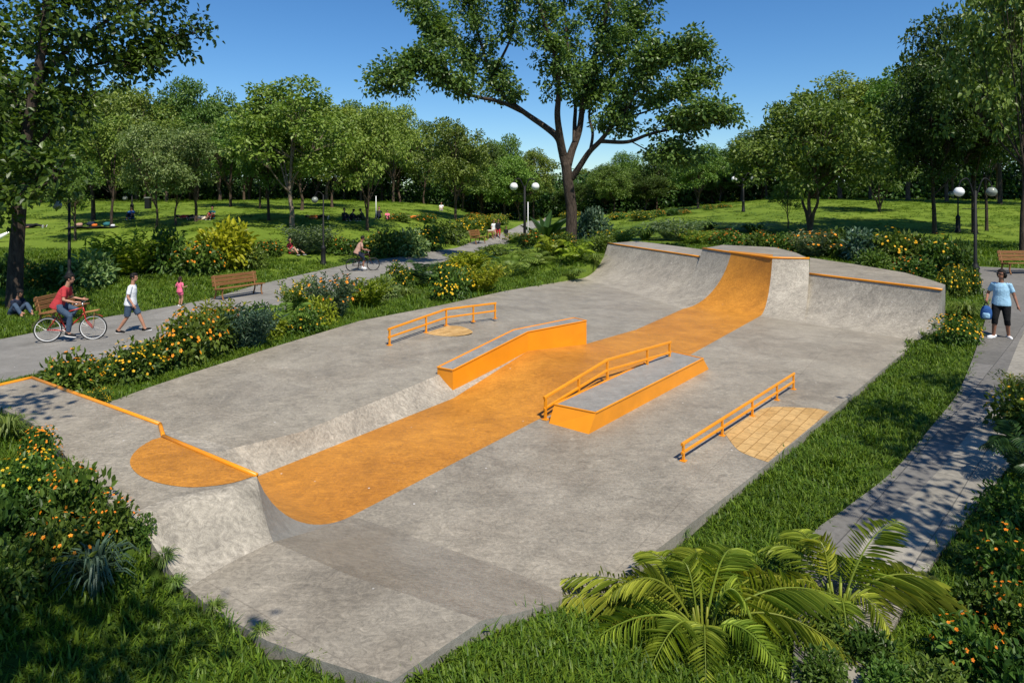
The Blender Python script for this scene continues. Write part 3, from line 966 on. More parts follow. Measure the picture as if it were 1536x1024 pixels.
# ------------------------------------------------------------------ trees
def make_tree(seed, H=10.0, W=8.0, cb=2.6, tr=.17, nl=9, per=150, leaf=.26, multi=False, lean=0.0, sparse=1.0, mat='leaf_mid', bk='bark', lim=(.42, .78)):
    """returns (trunk mesh, crown mesh) of one tree at the origin"""
    rng = np.random.default_rng(seed)
    rx, rz = W / 2, (H - cb) / 2; cz = cb + rz
    lobes = []
    for i in range(nl):
        a = 2 * math.pi * (i + rng.uniform(-.3, .3)) / nl * (1.6 if nl > 7 else 1)
        h = -.80 + 1.42 * ((i * .618 + rng.uniform(0, .2)) % 1)
        k = math.sqrt(max(.05, 1 - abs(h) ** 2.4)) * rng.uniform(.50, .72)
        lobes.append((np.array([math.cos(a) * rx * k, math.sin(a) * rx * k, cz + h * rz * .80]), rx * rng.uniform(.34, .50)))
    lobes.append((np.array([rng.uniform(-.15, .15) * rx, rng.uniform(-.15, .15) * rx, cz + rz * .55]), rx * .42))
    lobes.append((np.array([0, 0, cz]), rx * .45))
    C, R, own = [], [], []
    for li, (c, r) in enumerate(lobes):
        k = int(12 * sparse + 2)
        u = unit(rng, k); u[:, 2] = np.where(u[:, 2] < -.55, -u[:, 2], u[:, 2])
        for q in u:
            p = c + q * r * np.array([1, 1, .85]) * rng.uniform(.7, 1.15)
            if p[2] < cb * .9: p[2] = cb * .9 + rng.uniform(0, .4)
            C.append(p); R.append(rng.uniform(.42, .85) * W / 8); own.append(li)
    P, D, Nn, Ls, Ws = clump_leaves(rng, C, R, per, leaf, leaf * .6)
    V, Fc = leaf_arrays(P, D, Nn, Ls, Ws)
    crown = mesh_np('crown', [(V, Fc, 0)], M[mat])
    mb = MB()
    top = np.array([lean * 2, lean, cz + rz * .25])
    spine = [Vector((0, 0, -.15)), Vector((0, 0, .12)), Vector((lean * .3 + rng.normal() * .05, rng.normal() * .05, cb * .5)), Vector((lean * .8 + rng.normal() * .1, rng.normal() * .1, cb * 1.05)), Vector(top * np.array([.7, .7, .72])), Vector(top)]
    sp = smooth_path(spine, 4)
    m = len(sp)
    rr = [tr * (1.45 if i == 0 else 1.2 if i < 4 else 1) * (1 - .8 * (i / (m - 1)) ** 1.3) for i in range(m)]
    mb.tube(sp, rr, 9)
    if multi:
        for s in (-1, 1):
            q = [Vector((0, 0, .1)), Vector((s * .35, s * .1, cb * .6)), Vector((s * .95, s * .2, cb * 1.15)), Vector((s * 1.5, -s * .4, cz))]
            sq = smooth_path(q, 4); mb.tube(sq, [tr * .8 * (1 - .75 * i / len(sq)) for i in range(len(sq))], 7)
    for li, (c, r) in enumerate(lobes[:-1]):
        k = int(m * rng.uniform(*lim)); b = sp[k]
        mid = b.lerp(Vector(c), .5) + Vector((0, 0, -.12 * r + rng.normal() * .15))
        q = bez(b, mid, Vector(c), 6); r0 = rr[k] * .55
        mb.tube(q, [r0 * (1 - .7 * i / 6) for i in range(7)], 6)
        for p, o in zip(C, own):
            if o == li and rng.random() < .75:
                mb.tube(bez(q[4], Vector(c).lerp(Vector(p), .5) + Vector((0, 0, .1)), p, 3), [r0 * .28, r0 * .2, r0 * .14, .012], 4, False)
    return mb.mesh('trunk', M[bk], True), crown


PROTO = {
    'round': make_tree(11, 10, 8.6, 2.5, .19, 10, mat='leaf_mid'),
    'tall': make_tree(23, 12, 7.6, 2.5, .20, 13, mat='leaf_bright', lim=(.56, .86)),
    'slim': make_tree(37, 9, 5.2, 2.4, .13, 8, leaf=.22, mat='leaf_mid'),
    'wide': make_tree(41, 8, 9.0, 1.9, .17, 10, multi=True, mat='leaf_mid'),
    'pale': make_tree(53, 7.5, 6.2, 1.9, .12, 9, leaf=.22, mat='leaf_pale', sparse=1.1),
    'dark': make_tree(67, 10, 9.0, 2.6, .22, 11, mat='leaf_dark', bk='bark_dark'),
    'open': make_tree(71, 10, 8.0, 2.7, .16, 8, sparse=.75, mat='leaf_mid', lean=.25, bk='bark_dark'),
}
PH = dict(round=10, tall=12, slim=9, wide=8, pale=7.5, dark=10, open=10)
PW = dict(round=8.6, tall=7.6, slim=5.2, wide=9, pale=6.2, dark=9, open=8)
TC = [0]


def plant_tree(kind, pos, H, W, label, crown_mat=None, bark_mat=None, group='park trees', rz=None, name='tree'):
    TC[0] += 1
    sx, sz = W / PW[kind], H / PH[kind]
    t = thing(name, label, 'tree', pos, TC[0] * 2.399 if rz is None else rz, group, (sx, sx, sz))
    tm, cm = PROTO[kind]
    o = put('trunk', tm, t); c = put('crown', cm, t)
    for ob, mt in ((c, crown_mat), (o, bark_mat)):
        if mt:
            ob.material_slots[0].link = 'OBJECT'; ob.material_slots[0].material = M[mt]
    return t


def tree_px(px, base, top, wpx, kind, label, Y=None, **kw):
    p = hit(px, base) if Y is None else Vector(((px - CX) / F * Y, Y, ground((px - CX) / F * Y, Y)))
    H = CAMH + (YH - top) / F * p.y - p.z
    plant_tree(kind, p, H * 1.03, wpx / F * p.y, label, **kw)


# lawn trees, one line each: foot x, foot y, crown top y, crown width, kind
for a in [
    (113, 361, 235, 85, 'slim', 'thin young tree beside the tall black lamp post near the shaded broad trunk'),
    (140, 330, 150, 150, 'dark', 'dark trunked tree over the dark picnic spread on the lawn', None, 'leaf_mid'),
    (167, 340, 175, 120, 'open', 'leaning dark trunked tree just beyond the dark picnic spread', None, 'leaf_bright'),
    (235, 344, 190, 110, 'pale', 'pale grey green small tree behind the bright lime shrub and hedge'),
    (264, 338, 200, 95, 'pale', 'small pale tree between two pale ones, in front of the lying sunbathers'),
    (294, 332, 180, 105, 'slim', 'slender tree rising straight above the group lying on the lawn', None, 'leaf_pale'),
    (403, 331, 165, 110, 'dark', 'dark trunked tree close behind the tall pale trunked one on the lawn', None, 'leaf_mid'),
    (438, 343, 108, 175, 'tall', 'tallest bright green lawn tree with a pale straight trunk', None, None, 'bark_pale'),
    (551, 346, 158, 125, 'round', 'round crowned tree with a thin trunk beside the white pole', None, 'leaf_bright'),
    (683, 330, 180, 115, 'round', 'bushy round tree standing on the rise above the yellow hedge by the path'),
    (453, 315, 195, 110, 'slim', 'slim tree deep in the shade behind the tallest bright lawn tree'),
    (498, 311, 175, 105, 'round', 'tree with thin trunk on the crest behind the seated dark clothed pair'),
    (390, 313, 185, 95, 'open', 'open tree on the crest behind the pale trunked tallest tree'),
    (346, 310, 175, 110, 'round', 'bushy tree on the crest above the lime shrub'),
    (1215, 350, 150, 215, 'wide', 'broad forked tree standing alone behind the flower bed beyond the quarter pipe'),
    (1182, 342, 262, 50, 'slim', 'thin sapling under the edge of the broad forked tree'),
    (1402, 351, 105, 160, 'dark', 'dark tree with a bare lower trunk behind the bed, nearest the double globe lamp', None, None),
    (1319, 318, 205, 95, 'wide', 'small low tree in the middle of the sunny lawn slope'),
    (1462, 350, 20, 190, 'dark', 'big dark tree whose trunk stands directly behind the double globe lamp'),
    (1480, 346, 90, 130, 'open', 'dark forked tree just behind the double globe lamp, beside the big trunk', None, 'leaf_dark'),
    (1533, 383, -70, 210, 'open', 'tall dark tree overhanging the bench beside the woman', None, 'leaf_mid'),
    (1047, 313, 218, 95, 'round', 'tree with a plain dark trunk beyond the distant flower beds, under the drooping bare twig', None, 'leaf_mid'),
]:
    px, base, top, wpx, kind, label = a[:6]
    tree_px(px, base, top, wpx, kind, label, crown_mat=a[7] if len(a) > 7 else None, bark_mat=a[8] if len(a) > 8 else None)

# the wood edge behind the lawns: distance, foot x, top y, width
WOODLAB = 'leafy tree in the unbroken row along the far wood edge'
for k, (px, Y, top, wpx, kind, cm, label) in enumerate([
    (-40, 74, 118, 160, 'dark', None, None), (40, 76, 125, 150, 'round', None, None), (110, 80, 130, 130, 'tall', 'leaf_mid', None),
    (205, 78, 130, 130, 'round', 'leaf_bright', 'broad mid green tree in the far row beside the overhanging near tree'),
    (296, 82, 122, 120, 'dark', 'leaf_mid', 'dense rounded tree crown standing clear above the far row against the sky'),
    (366, 84, 158, 95, 'round', 'leaf_mid', 'lower rounded tree filling the dip beside the tallest bright lawn tree'),
    (250, 70, 175, 110, 'tall', 'leaf_bright', None), (170, 72, 168, 105, 'pale', None, None), (60, 68, 190, 110, 'pale', 'leaf_mid', None), (330, 74, 190, 100, 'tall', 'leaf_mid', None),
    (490, 80, 152, 120, 'tall', None, 'bright tree peeking up directly behind the tallest lawn tree'),
    (541, 84, 156, 100, 'round', 'leaf_mid', None), (590, 80, 162, 105, 'round', 'leaf_bright', None),
    (636, 86, 186, 80, 'pale', 'leaf_mid', None), (725, 96, 212, 75, 'tall', 'leaf_bright', None),
    (757, 98, 204, 72, 'round', None, 'rounded tree rising over the distant path, on the side of the seated lawn people'),
    (800, 96, 220, 75, 'tall', 'leaf_mid', 'pointed tree rising directly behind the white globes of the path lamp'),
    (834, 122, 262, 55, 'pale', None, 'small pale tree at the far end of the path'),
    (876, 112, 255, 58, 'pale', 'leaf_mid', None), (908, 106, 252, 60, 'round', 'leaf_dark', None), (946, 102, 231, 66, 'dark', 'leaf_mid', None), (985, 98, 230, 66, 'round', 'leaf_mid', None),
    (1016, 104, 240, 60, 'dark', 'leaf_mid', None), (1080, 92, 226, 70, 'round', 'leaf_mid', None), (1112, 88, 208, 84, 'dark', None, None), (1150, 84, 196, 90, 'dark', 'leaf_mid', None),
    (1260, 76, 106, 150, 'tall', 'leaf_bright', 'tall bright crown towering behind the broad forked tree'),
    (1305, 74, 128, 120, 'round', 'leaf_mid', None), (1362, 70, 92, 150, 'tall', 'leaf_mid', 'tall mid green tree behind the small low tree on the sunny slope'),
    (1200, 80, 180, 100, 'dark', None, None), (1420, 66, 96, 140, 'round', None, None), (1500, 62, 60, 150, 'dark', 'leaf_mid', None), (1570, 60, 50, 160, 'dark', None, None), (-120, 70, 100, 180, 'round', None, None)]):
    tree_px(px, 0, top, wpx, kind, label or WOODLAB, Y=Y, crown_mat=cm, group='trees along the far wood edge')

# deeper rows of the same wood
_px = [-150, 0, 130, 205, 366, 500, 600, 640, 735, 800, 834, 880, 946, 1010, 1100, 1150, 1250, 1350, 1450, 1750]
_tp = [105, 122, 134, 134, 165, 160, 168, 195, 218, 230, 264, 257, 238, 244, 216, 200, 136, 116, 100, 70]
rw = random.Random(17)
for k in range(54):
    px = -170 + k * 35.5 + rw.uniform(-14, 14)
    if 812 < px < 842: continue
    Yt = rw.uniform(88, 106) - abs(px - 800) * .012
    tree_px(px, 0, float(np.interp(px, _px, _tp)) + rw.uniform(2, 26), rw.uniform(88, 125) * 88 / Yt * (1 if abs(px - 900) > 130 else .72), ['round', 'dark', 'tall', 'round', 'open'][k % 5], WOODLAB, Y=Yt,
            crown_mat=['leaf_mid', 'leaf_dark', 'leaf_bright', 'leaf_mid', 'leaf_dark', 'leaf_bright', 'leaf_mid'][k % 7], group='trees along the far wood edge')

# the wood itself: a mass nobody could count
rng = np.random.default_rng(99)
n = 2600
wx = rng.uniform(-135, 135, n); wy = rng.uniform(96, 120, n) + np.abs(wx) * -.16 + 4 * np.sin(wx * .1)
gzz = ground_np(wx, wy); hz = 9.5 - np.where(np.abs(wx - 8) < 26, 3.4, 0)
C = np.stack([wx, wy, gzz - .3 + rng.random(n) ** 1.1 * hz], 1)
P, D, Nn, Ls, Ws = clump_leaves(rng, C, rng.uniform(1.2, 2.2, n), 16, .5, .36)
m_ = 2200
wx = rng.uniform(-135, 135, m_); wy = rng.uniform(101, 122, m_) - np.abs(wx) * .16 + 4 * np.sin(wx * .1)
C2 = np.stack([wx, wy, ground_np(wx, wy) + rng.random(m_) * 3.6], 1)
a2 = clump_leaves(rng, C2, rng.uniform(1.3, 2.2, m_), 16, .5, .36)
P, D, Nn, Ls, Ws = [np.concatenate(q) for q in zip((P, D, Nn, Ls, Ws), a2)]
V, Fc = leaf_arrays(P, D, Nn, Ls, Ws)
structure(put('woods', mesh_np('woods', [(V, Fc, 0)], M['woods'])), 'stuff')


# ---- the two big trees with every limb drawn
def big_tree(name, label, base, limbs, r0, twig_seed, leaf, bk, mat, clump_r, per, extra=None, group='park trees', keep=1.0, spread=1.0, rise=False):
    """limbs: list of (points, start radius, end radius, bare fraction)"""
    rng = np.random.default_rng(twig_seed)
    t = thing(name, label, 'tree', base, 0, group)
    off = Vector(base)
    mb = MB(); C, R = [], []
    for pts, ra, rb, bare in limbs:
        sp = smooth_path([Vector(p) - off for p in pts], 6); m = len(sp)
        mb.tube(sp, [ra + (rb - ra) * (i / (m - 1)) ** .8 for i in range(m)], 10 if ra > .1 else 6)
        for i in range(m):
            f = i / (m - 1)
            if f < bare: continue
            for _ in range(2 if f < .95 else 3):
                if rng.random() > keep: continue
                d = Vector((rng.normal(), rng.normal(), rng.normal() * .8 + .35)).normalized()
                if rise: d.z = abs(d.z) * .9 + .05
                Lt = rng.uniform(.5, 1.5) * clump_r * 1.7 * spread
                e = sp[i] + d * Lt
                q = bez(sp[i], sp[i].lerp(e, .5) + Vector((0, 0, .18 * Lt)), e, 4)
                mb.tube(q, [.35 * rb + .012, .02, .016, .012, .008], 5, False)
                C.append(tuple(e)); R.append(clump_r * rng.uniform(.7, 1.25))
                if rng.random() < .6: C.append(tuple(q[2])); R.append(clump_r * .7)
    for p, r in (extra or []):
        C.append(tuple(Vector(p) - off)); R.append(r)
    P, D, Nn, Ls, Ws = clump_leaves(rng, C, R, per, leaf, leaf * .66, flat=.8, droop=.35, power=1.8)
    V, Fc = leaf_arrays(P, D, Nn, Ls, Ws)
    mb.build('trunk', M[bk], t, True)
    put('crown', mesh_np('crown', [(V, Fc, 0)], M[mat]), t)
    return t


TY = 36.0
g0 = Vector((3.2, TY, ground(3.2, TY)))


def T(px, py, dy=0.0): return pr(px, py, TY + dy)


trunk = [g0 - Vector((0, 0, .3)), T(856.6, 352), T(857, 312), T(852, 273), T(849, 244)]
limbs = [
    (trunk, .33, .28, 2),
    ([T(849, 250), T(843, 226), T(837, 207, .2), T(820, 192, .6), T(784, 167, 1.2), T(753, 141, 1.6), T(734, 103, 2), T(715, 45, 2.4), T(700, -5, 2.8)], .27, .05, .55),
    ([T(786, 169, 1.2), T(750, 153, 0), T(710, 144, -1.5), T(679, 128, -2.4), T(650, 108, -3), T(628, 98, -3.4), T(600, 110, -3.8), T(582, 140, -4)], .12, .03, .30),
    ([T(845, 235), T(840, 205, -.4), T(836, 172, -.9), T(838, 137, -1.3), T(834, 90, -2), T(815, 30, -2.6), T(800, -30, -3)], .24, .06, .45),
    ([T(851, 248), T(858, 226, .3), T(869, 195, .5), T(875, 150, .3), T(883, 115, 0), T(900, 60, -.4), T(915, 0, -1)], .25, .06, .45),
    ([T(862, 214, .3), T(862, 185, 1), T(863, 155, 1.8), T(858, 110, 2.6), T(850, 55, 3.2), T(845, -10, 3.6)], .14, .05, .5),
    ([T(857, 268), T(868, 252, -.3), T(884, 228, -.7), T(900, 212, -1.1), T(917, 191, -1.4), T(940, 163, -1.8), T(962, 120, -2.4), T(985, 75, -3)], .20, .05, .5),
    ([T(885, 228, -.6), T(889, 200, -.2), T(884, 170, .6), T(900, 140, 1.2), T(930, 95, 2), T(950, 40, 2.6)], .10, .04, .45),
    ([T(901, 212, -1.1), T(941, 213, -1.8), T(972, 202, -2.4), T(1005, 194, -3), T(1030, 186, -3.5), T(1055, 180, -4), T(1078, 186, -4.4)], .12, .025, .42),
    ([T(930, 177, -1.6), T(962, 170, -1), T(1000, 155, -.4), T(1035, 135, .2), T(1058, 120, .6)], .07, .025, .3),
    ([T(1015, 193, -3), T(1040, 203, -3.3), T(1062, 213, -3.5)], .03, .012, 2),
    ([T(948, 213, -1.9), T(968, 224, -2.2), T(984, 234, -2.5), T(1000, 240, -2.8), T(1020, 243, -3)], .04, .015, .55),
    ([T(679, 128, -2.4), T(660, 80, -2.2), T(640, 40, -2), T(625, 5, -1.8)], .06, .025, .2),
    ([T(753, 141, 1.6), T(715, 110, 2.4), T(690, 75, 3), T(668, 40, 3.2)], .08, .03, .3),
    ([T(740, 110, 2), T(765, 60, 1.2), T(775, 10, .6), T(770, -40, .2)], .09, .03, .3),
    ([T(880, 120, 0), T(925, 70, 1.5), T(965, 25, 2.4), T(985, -15, 3)], .08, .03, .3),
    ([T(962, 120, -2.4), T(1000, 95, -3), T(1030, 85, -3.6), T(1045, 78, -4)], .05, .02, .1),
]
big_tree('tree', 'large spreading tree with a forked dark trunk standing behind the far quarter pipe', g0, limbs, .4, 4, .205, 'bark_dark', 'leaf_hero', .60, 185, group=None, rise=True, spread=.8)

# near tree whose leaves hang over the lawn path
NY = 23.5
b0 = Vector(((22 - CX) / F * NY, NY, 0)); b0.z = ground(b0.x, NY)


def S(px, py, dy=0.0): return pr(px, py, NY + dy)


limbs = [
    ([b0 - Vector((0, 0, .25)), S(22, 440), S(24, 390), S(28, 330), S(34, 260), S(42, 190), S(55, 120), S(66, 50), S(74, -30)], .30, .13, .62),
    ([S(40, 205), S(62, 165, 1), S(100, 120, 2), S(150, 95, 3), S(205, 75, 3.8), S(255, 62, 4.3), S(290, 50, 4.6)], .11, .025, .30),
    ([S(52, 130), S(90, 85, 1.4), S(140, 45, 2.6), S(200, 10, 3.6), S(260, -15, 4.2), S(300, -30, 4.4)], .11, .03, .25),
    ([S(150, 95, 3), S(185, 92, 3.4), S(220, 98, 3.8), S(248, 92, 4)], .04, .02, .3),
    ([S(34, 255), S(60, 215, 1), S(95, 175, 1.6), S(125, 160, 2)], .08, .025, .3),
    ([S(30, 290), S(5, 250, -.6), S(-25, 200, -1), S(-50, 150, -1.4)], .09, .03, .2),
    ([S(42, 190), S(10, 120, 1), S(-20, 60, 1.6), S(-40, 0, 2)], .10, .03, .2),
    ([S(66, 50), S(110, 0, 1), S(150, -50, 1.4)], .08, .03, .1),
    ([S(30, 300), S(45, 275, -1.2), S(68, 262, -2), S(85, 270, -2.4)], .05, .02, .3),
    ([S(26, 320), S(10, 300, -1.4), S(-10, 285, -2)], .04, .02, .3),
]
big_tree('tree', 'near tree with a thick shaded trunk, broad leaves hanging over the red cyclist', b0, limbs, .3, 8, .24, 'bark_dark', 'leaf_near_shaded', .46, 110,
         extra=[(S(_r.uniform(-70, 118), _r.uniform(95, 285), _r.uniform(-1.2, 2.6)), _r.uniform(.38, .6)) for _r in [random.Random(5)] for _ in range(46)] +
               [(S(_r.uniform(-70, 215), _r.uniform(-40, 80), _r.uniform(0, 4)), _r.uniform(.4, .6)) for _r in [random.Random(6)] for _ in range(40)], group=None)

# trees that stand beside the photographer and throw the dappled shade
def P3_(x, y, z): return Vector((x, y, z))


b1_ = P3_(-9.6, 3.6, ground(-9.6, 3.6))
big_tree('tree', 'tree standing outside the bed beside the launch deck, its boughs shading the near grass', b1_, [
    ([b1_ - P3_(0, 0, .2), P3_(-9.5, 3.6, 2.5), P3_(-9.2, 3.7, 5), P3_(-8.9, 3.6, 7.5), P3_(-8.8, 3.5, 9)], .26, .10, .7),
    ([P3_(-9.3, 3.6, 4.4), P3_(-8.4, 4.6, 6.0), P3_(-6.6, 5.4, 7.0), P3_(-5.0, 5.7, 7.3)], .10, .03, .45),
    ([P3_(-9.2, 3.6, 4.8), P3_(-6.6, 2.6, 6.6), P3_(-3.6, 1.5, 7.4), P3_(-2.2, .9, 7.6), P3_(-1.0, .6, 7.6)], .12, .03, .35),
    ([P3_(-4.8, 1.9, 7.0), P3_(-3.2, .6, 7.3), P3_(-2.0, -.3, 7.4)], .05, .025, .2)], .26, 21, .16, 'bark_dark', 'leaf_near', .46, 115)
b2_ = P3_(11.4, 5.2, ground(11.4, 5.2))
big_tree('tree', 'tree standing beside the grey slab footpath outside the bed of orange flowers', b2_, [
    ([b2_ - P3_(0, 0, .2), P3_(11.3, 5.3, 2.2), P3_(11.1, 5.5, 4.5), P3_(11.0, 5.6, 7.5)], .24, .08, .7),
    ([P3_(11.2, 5.4, 3.4), P3_(10.4, 6.2, 5.0), P3_(9.4, 7.4, 5.7), P3_(8.8, 8.6, 6.0)], .11, .03, .15),
    ([P3_(10.4, 6.2, 5.0), P3_(9.0, 6.4, 5.9), P3_(8.2, 6.9, 6.2)], .06, .03, .1),
    ([P3_(10.6, 6.6, 5.0), P3_(10.6, 8.6, 5.6), P3_(10.8, 10.2, 5.8)], .07, .03, .25),
    ([P3_(11.2, 5.4, 3.8), P3_(9.4, 5.0, 5.0), P3_(7.6, 4.6, 5.6), P3_(6.6, 4.3, 5.8)], .10, .03, .45)], .24, 22, .16, 'bark_dark', 'leaf_near', .50, 125)
# ------------------------------------------------------------------ shrubs and flowers (unit size: radius 1, height about 1)
def dome(rng, n, lumps=8, low=.15):
    """points and outward directions over a lumpy dome"""
    C = unit(rng, lumps) * rng.uniform(.25, .55, (lumps, 1)); C[:, 2] = np.abs(C[:, 2]) * .7 + .22
    R = rng.uniform(.36, .52, lumps)
    C = np.concatenate([C, [[0, 0, .4]]]); R = np.append(R, .55)
    k = rng.integers(0, lumps + 1, n)
    u = unit(rng, n); q = rng.random(n) ** (1 / 3.2)
    p = C[k] + u * (R[k] * q)[:, None]
    m = p[:, 2] < .02
    p[m, 2] = rng.uniform(.02, low + .1, m.sum())
    return p, u


def dome_skin(rng, seed, m=2500):
    """points on the outside of the same dome"""
    r2 = np.random.default_rng(seed)
    C = unit(r2, 8) * r2.uniform(.25, .55, (8, 1)); C[:, 2] = np.abs(C[:, 2]) * .7 + .22
    R = np.append(r2.uniform(.36, .52, 8), .55); C = np.concatenate([C, [[0, 0, .4]]])
    k = rng.integers(0, 9, m); u = unit(rng, m); p = C[k] + u * R[k][:, None]
    dd = np.linalg.norm(p[:, None] - C[None], axis=2) / R[None]
    ok = (dd.min(1) > .97) & (u[:, 2] > -.05) & (p[:, 2] > .1)
    return p[ok], u[ok]


def flower_arrays(rng, P, U, size, petals=5):
    Vs, Fs, Hs, HF = [], [], [], []
    U = U / np.linalg.norm(U, axis=1, keepdims=True)
    A = np.cross(U, np.array([.3, .2, 1.0])); A /= np.linalg.norm(A, axis=1, keepdims=True) + 1e-9
    B = np.cross(U, A)
    n = len(P); s = size * rng.uniform(.7, 1.25, n); ph = rng.uniform(0, 6.28, n)
    Pp, Dd, Nn, Ll = [], [], [], []
    for k in range(petals):
        a = ph + 2 * math.pi * k / petals
        d = A * np.cos(a)[:, None] + B * np.sin(a)[:, None] + U * .28
        Pp.append(P); Dd.append(d); Nn.append(U); Ll.append(s * .55)
    V, Fc = leaf_arrays(np.concatenate(Pp), np.concatenate(Dd), np.concatenate(Nn), np.concatenate(Ll), np.concatenate(Ll) * .85, .1, .2)
    V2, F2 = leaf_arrays(P + U * (s * .06)[:, None] - A * (s * .11)[:, None], A, U, s * .22, s * .2, 0, 0)
    return V, Fc, V2, F2


def mk_shrub(seed, kind, leaf=.15, n=1300, mat='leaf_shrub', fl=None, nf=0, fs=.13):
    rng = np.random.default_rng(seed)
    parts = []
    if kind == 'leafy':
        p, u = dome(rng, n)
        d = u + rng.normal(size=(n, 3)) * .55; d[:, 2] += .1
        nn = u * .5 + rng.normal(size=(n, 3)) * .4; nn[:, 2] += .7
        V, Fc = leaf_arrays(p, d, nn, leaf * rng.uniform(.6, 1.3, n), leaf * .55 * rng.uniform(.7, 1.2, n), .3, .25)
        parts.append((V, Fc, 0))
        fp, fu = dome_skin(rng, seed)
    elif kind == 'spray':                                  # upright arching stems set with narrow leaves
        S_ = n // 22
        fp, fu = [], []
        Pp, Dd, Nn = [], [], []
        for i in range(S_):
            a = rng.uniform(0, 6.28); r = math.sqrt(rng.random()) * .5; o = np.array([math.cos(a) * r, math.sin(a) * r, 0]); dr = np.array([math.cos(a), math.sin(a), 0]) * rng.uniform(.1, .85) + np.append(rng.normal(size=2) * .2, 0)
            h = rng.uniform(.55, 1.1)
            for t in np.linspace(.12, 1, 22):
                q = o + dr * t ** 1.7 + np.array([0, 0, h * (t - .22 * t * t) * 1.2])
                Pp.append(q); b = rng.uniform(0, 6.28); Dd.append(np.array([math.cos(b), math.sin(b), .75])); Nn.append(np.array([-math.cos(b) * .6, -math.sin(b) * .6, 1]))
            fp += [q, q - np.array([0, 0, .05])]; fu += [dr * .4 + np.array([0, 0, 1]), dr + np.array([0, 0, .5])]
        Pp, Dd, Nn = map(np.array, (Pp, Dd, Nn)); k = len(Pp)
        V, Fc = leaf_arrays(Pp, Dd + rng.normal(size=(k, 3)) * .25, Nn, leaf * 1.15 * rng.uniform(.7, 1.2, k), leaf * .3, .2, .35)
        parts.append((V, Fc, 0)); fp, fu = np.array(fp), np.array(fu)
    elif kind == 'tuft':                                   # strap leaves
        Vs, Fs_ = [], []
        for i in range(n):
            a = rng.uniform(0, 6.28); d = np.array([math.cos(a), math.sin(a), 0]); s = np.array([-d[1], d[0], 0]) * leaf * .16
            R_ = rng.uniform(.35, 1.05); h = rng.uniform(.5, 1.0); o = len(Vs)
            b = d * rng.uniform(0, .12)
            for t, wv in ((0, .7), (.25, 1), (.5, 1), (.75, .8), (1, .08)):
                q = b + d * R_ * t ** 1.2 + np.array([0, 0, h * (2.3 * t - 1.75 * t * t) * .95]); Vs += [q - s * wv, q + s * wv]
            Fs_ += [(o + 2 * j, o + 2 * j + 1, o + 2 * j + 3, o + 2 * j + 2) for j in range(4)]
        parts.append((np.array(Vs), np.array(Fs_), 0)); fp, fu = dome(rng, 400, low=0)
    elif kind in ('fern', 'broad'):                        # rosette of fronds
        Pp, Dd, Nn, Ll, Ww = [], [], [], [], []
        tips = []
        for i in range(n):
            a = i * 2.399 + rng.normal() * .2; d = np.array([math.cos(a), math.sin(a), 0]); s = np.array([-d[1], d[0], 0])
            R_ = rng.uniform(.7, 1.15); h = rng.uniform(.45, 1.15) * (1.1 - .3 * (i / n)); m = 16
            for j in range(m):
                t = .12 + .88 * j / (m - 1)
                q = d * R_ * t + np.array([0, 0, h * (2.2 * t - 1.6 * t * t)])
                tg = d * R_ + np.array([0, 0, h * (2.2 - 3.2 * t)]); tg /= np.linalg.norm(tg)
                up = np.cross(s, tg); up = up if up[2] > 0 else -up
                w_ = math.sin(math.pi * min(1, t * .92 + .1)) ** .7
                for sg in (-1, 1):
                    Pp.append(q); Dd.append(s * sg + tg * .55 - up * .12); Nn.append(up + s * sg * .15); Ll.append(leaf * 2.1 * w_ + .02); Ww.append(leaf * (.30 if kind == 'fern' else .55))
            tips.append(q)
        Pp, Dd, Nn, Ll, Ww = map(np.array, (Pp, Dd, Nn, Ll, Ww))
        V, Fc = leaf_arrays(Pp, Dd, Nn, Ll, Ww, .25, .2); parts.append((V, Fc, 0))
        fp, fu = np.array(tips), np.tile([0, 0, 1.0], (n, 1))
    elif kind == 'blade':                                  # big paddle leaves
        Pp, Dd, Nn, Ll, Ww = [], [], [], [], []
        for i in range(n):
            a = i * 2.399 + rng.normal() * .3; d = np.array([math.cos(a), math.sin(a), 0])
            t = rng.uniform(.2, .9); Pp.append(d * .12 * t); Dd.append(d * t + np.array([0, 0, 1.15 - t])); Nn.append(np.array([0, 0, 1]) - d * .6); Ll.append(rng.uniform(.8, 1.25)); Ww.append(rng.uniform(.2, .3))
        V, Fc = leaf_arrays(*map(np.array, (Pp, Dd, Nn, Ll, Ww)), .3, .35); parts.append((V, Fc, 0))
        fp, fu = dome(rng, 100, low=0)
    fol = mesh_np('foliage', parts, M[mat])
    blo = None
    if fl and nf:
        ext = np.linalg.norm(fp * np.array([1, 1, 1.15]) - np.array([0, 0, .25]), axis=1)
        if kind == 'leafy':
            order = rng.permutation(len(fp))[:nf]
        else:
            order = rng.permutation(len(fp))[:nf]
        pp = fp[order]; uu = fu[order] + np.array([0, 0, .6])
        V, Fc, V2, F2 = flower_arrays(rng, pp + uu * .02, uu, fs)
        blo = mesh_np('blossoms', [(V, Fc, 0), (V2, F2, 1)], [M[fl], M['petal_heart']])
    return fol, blo


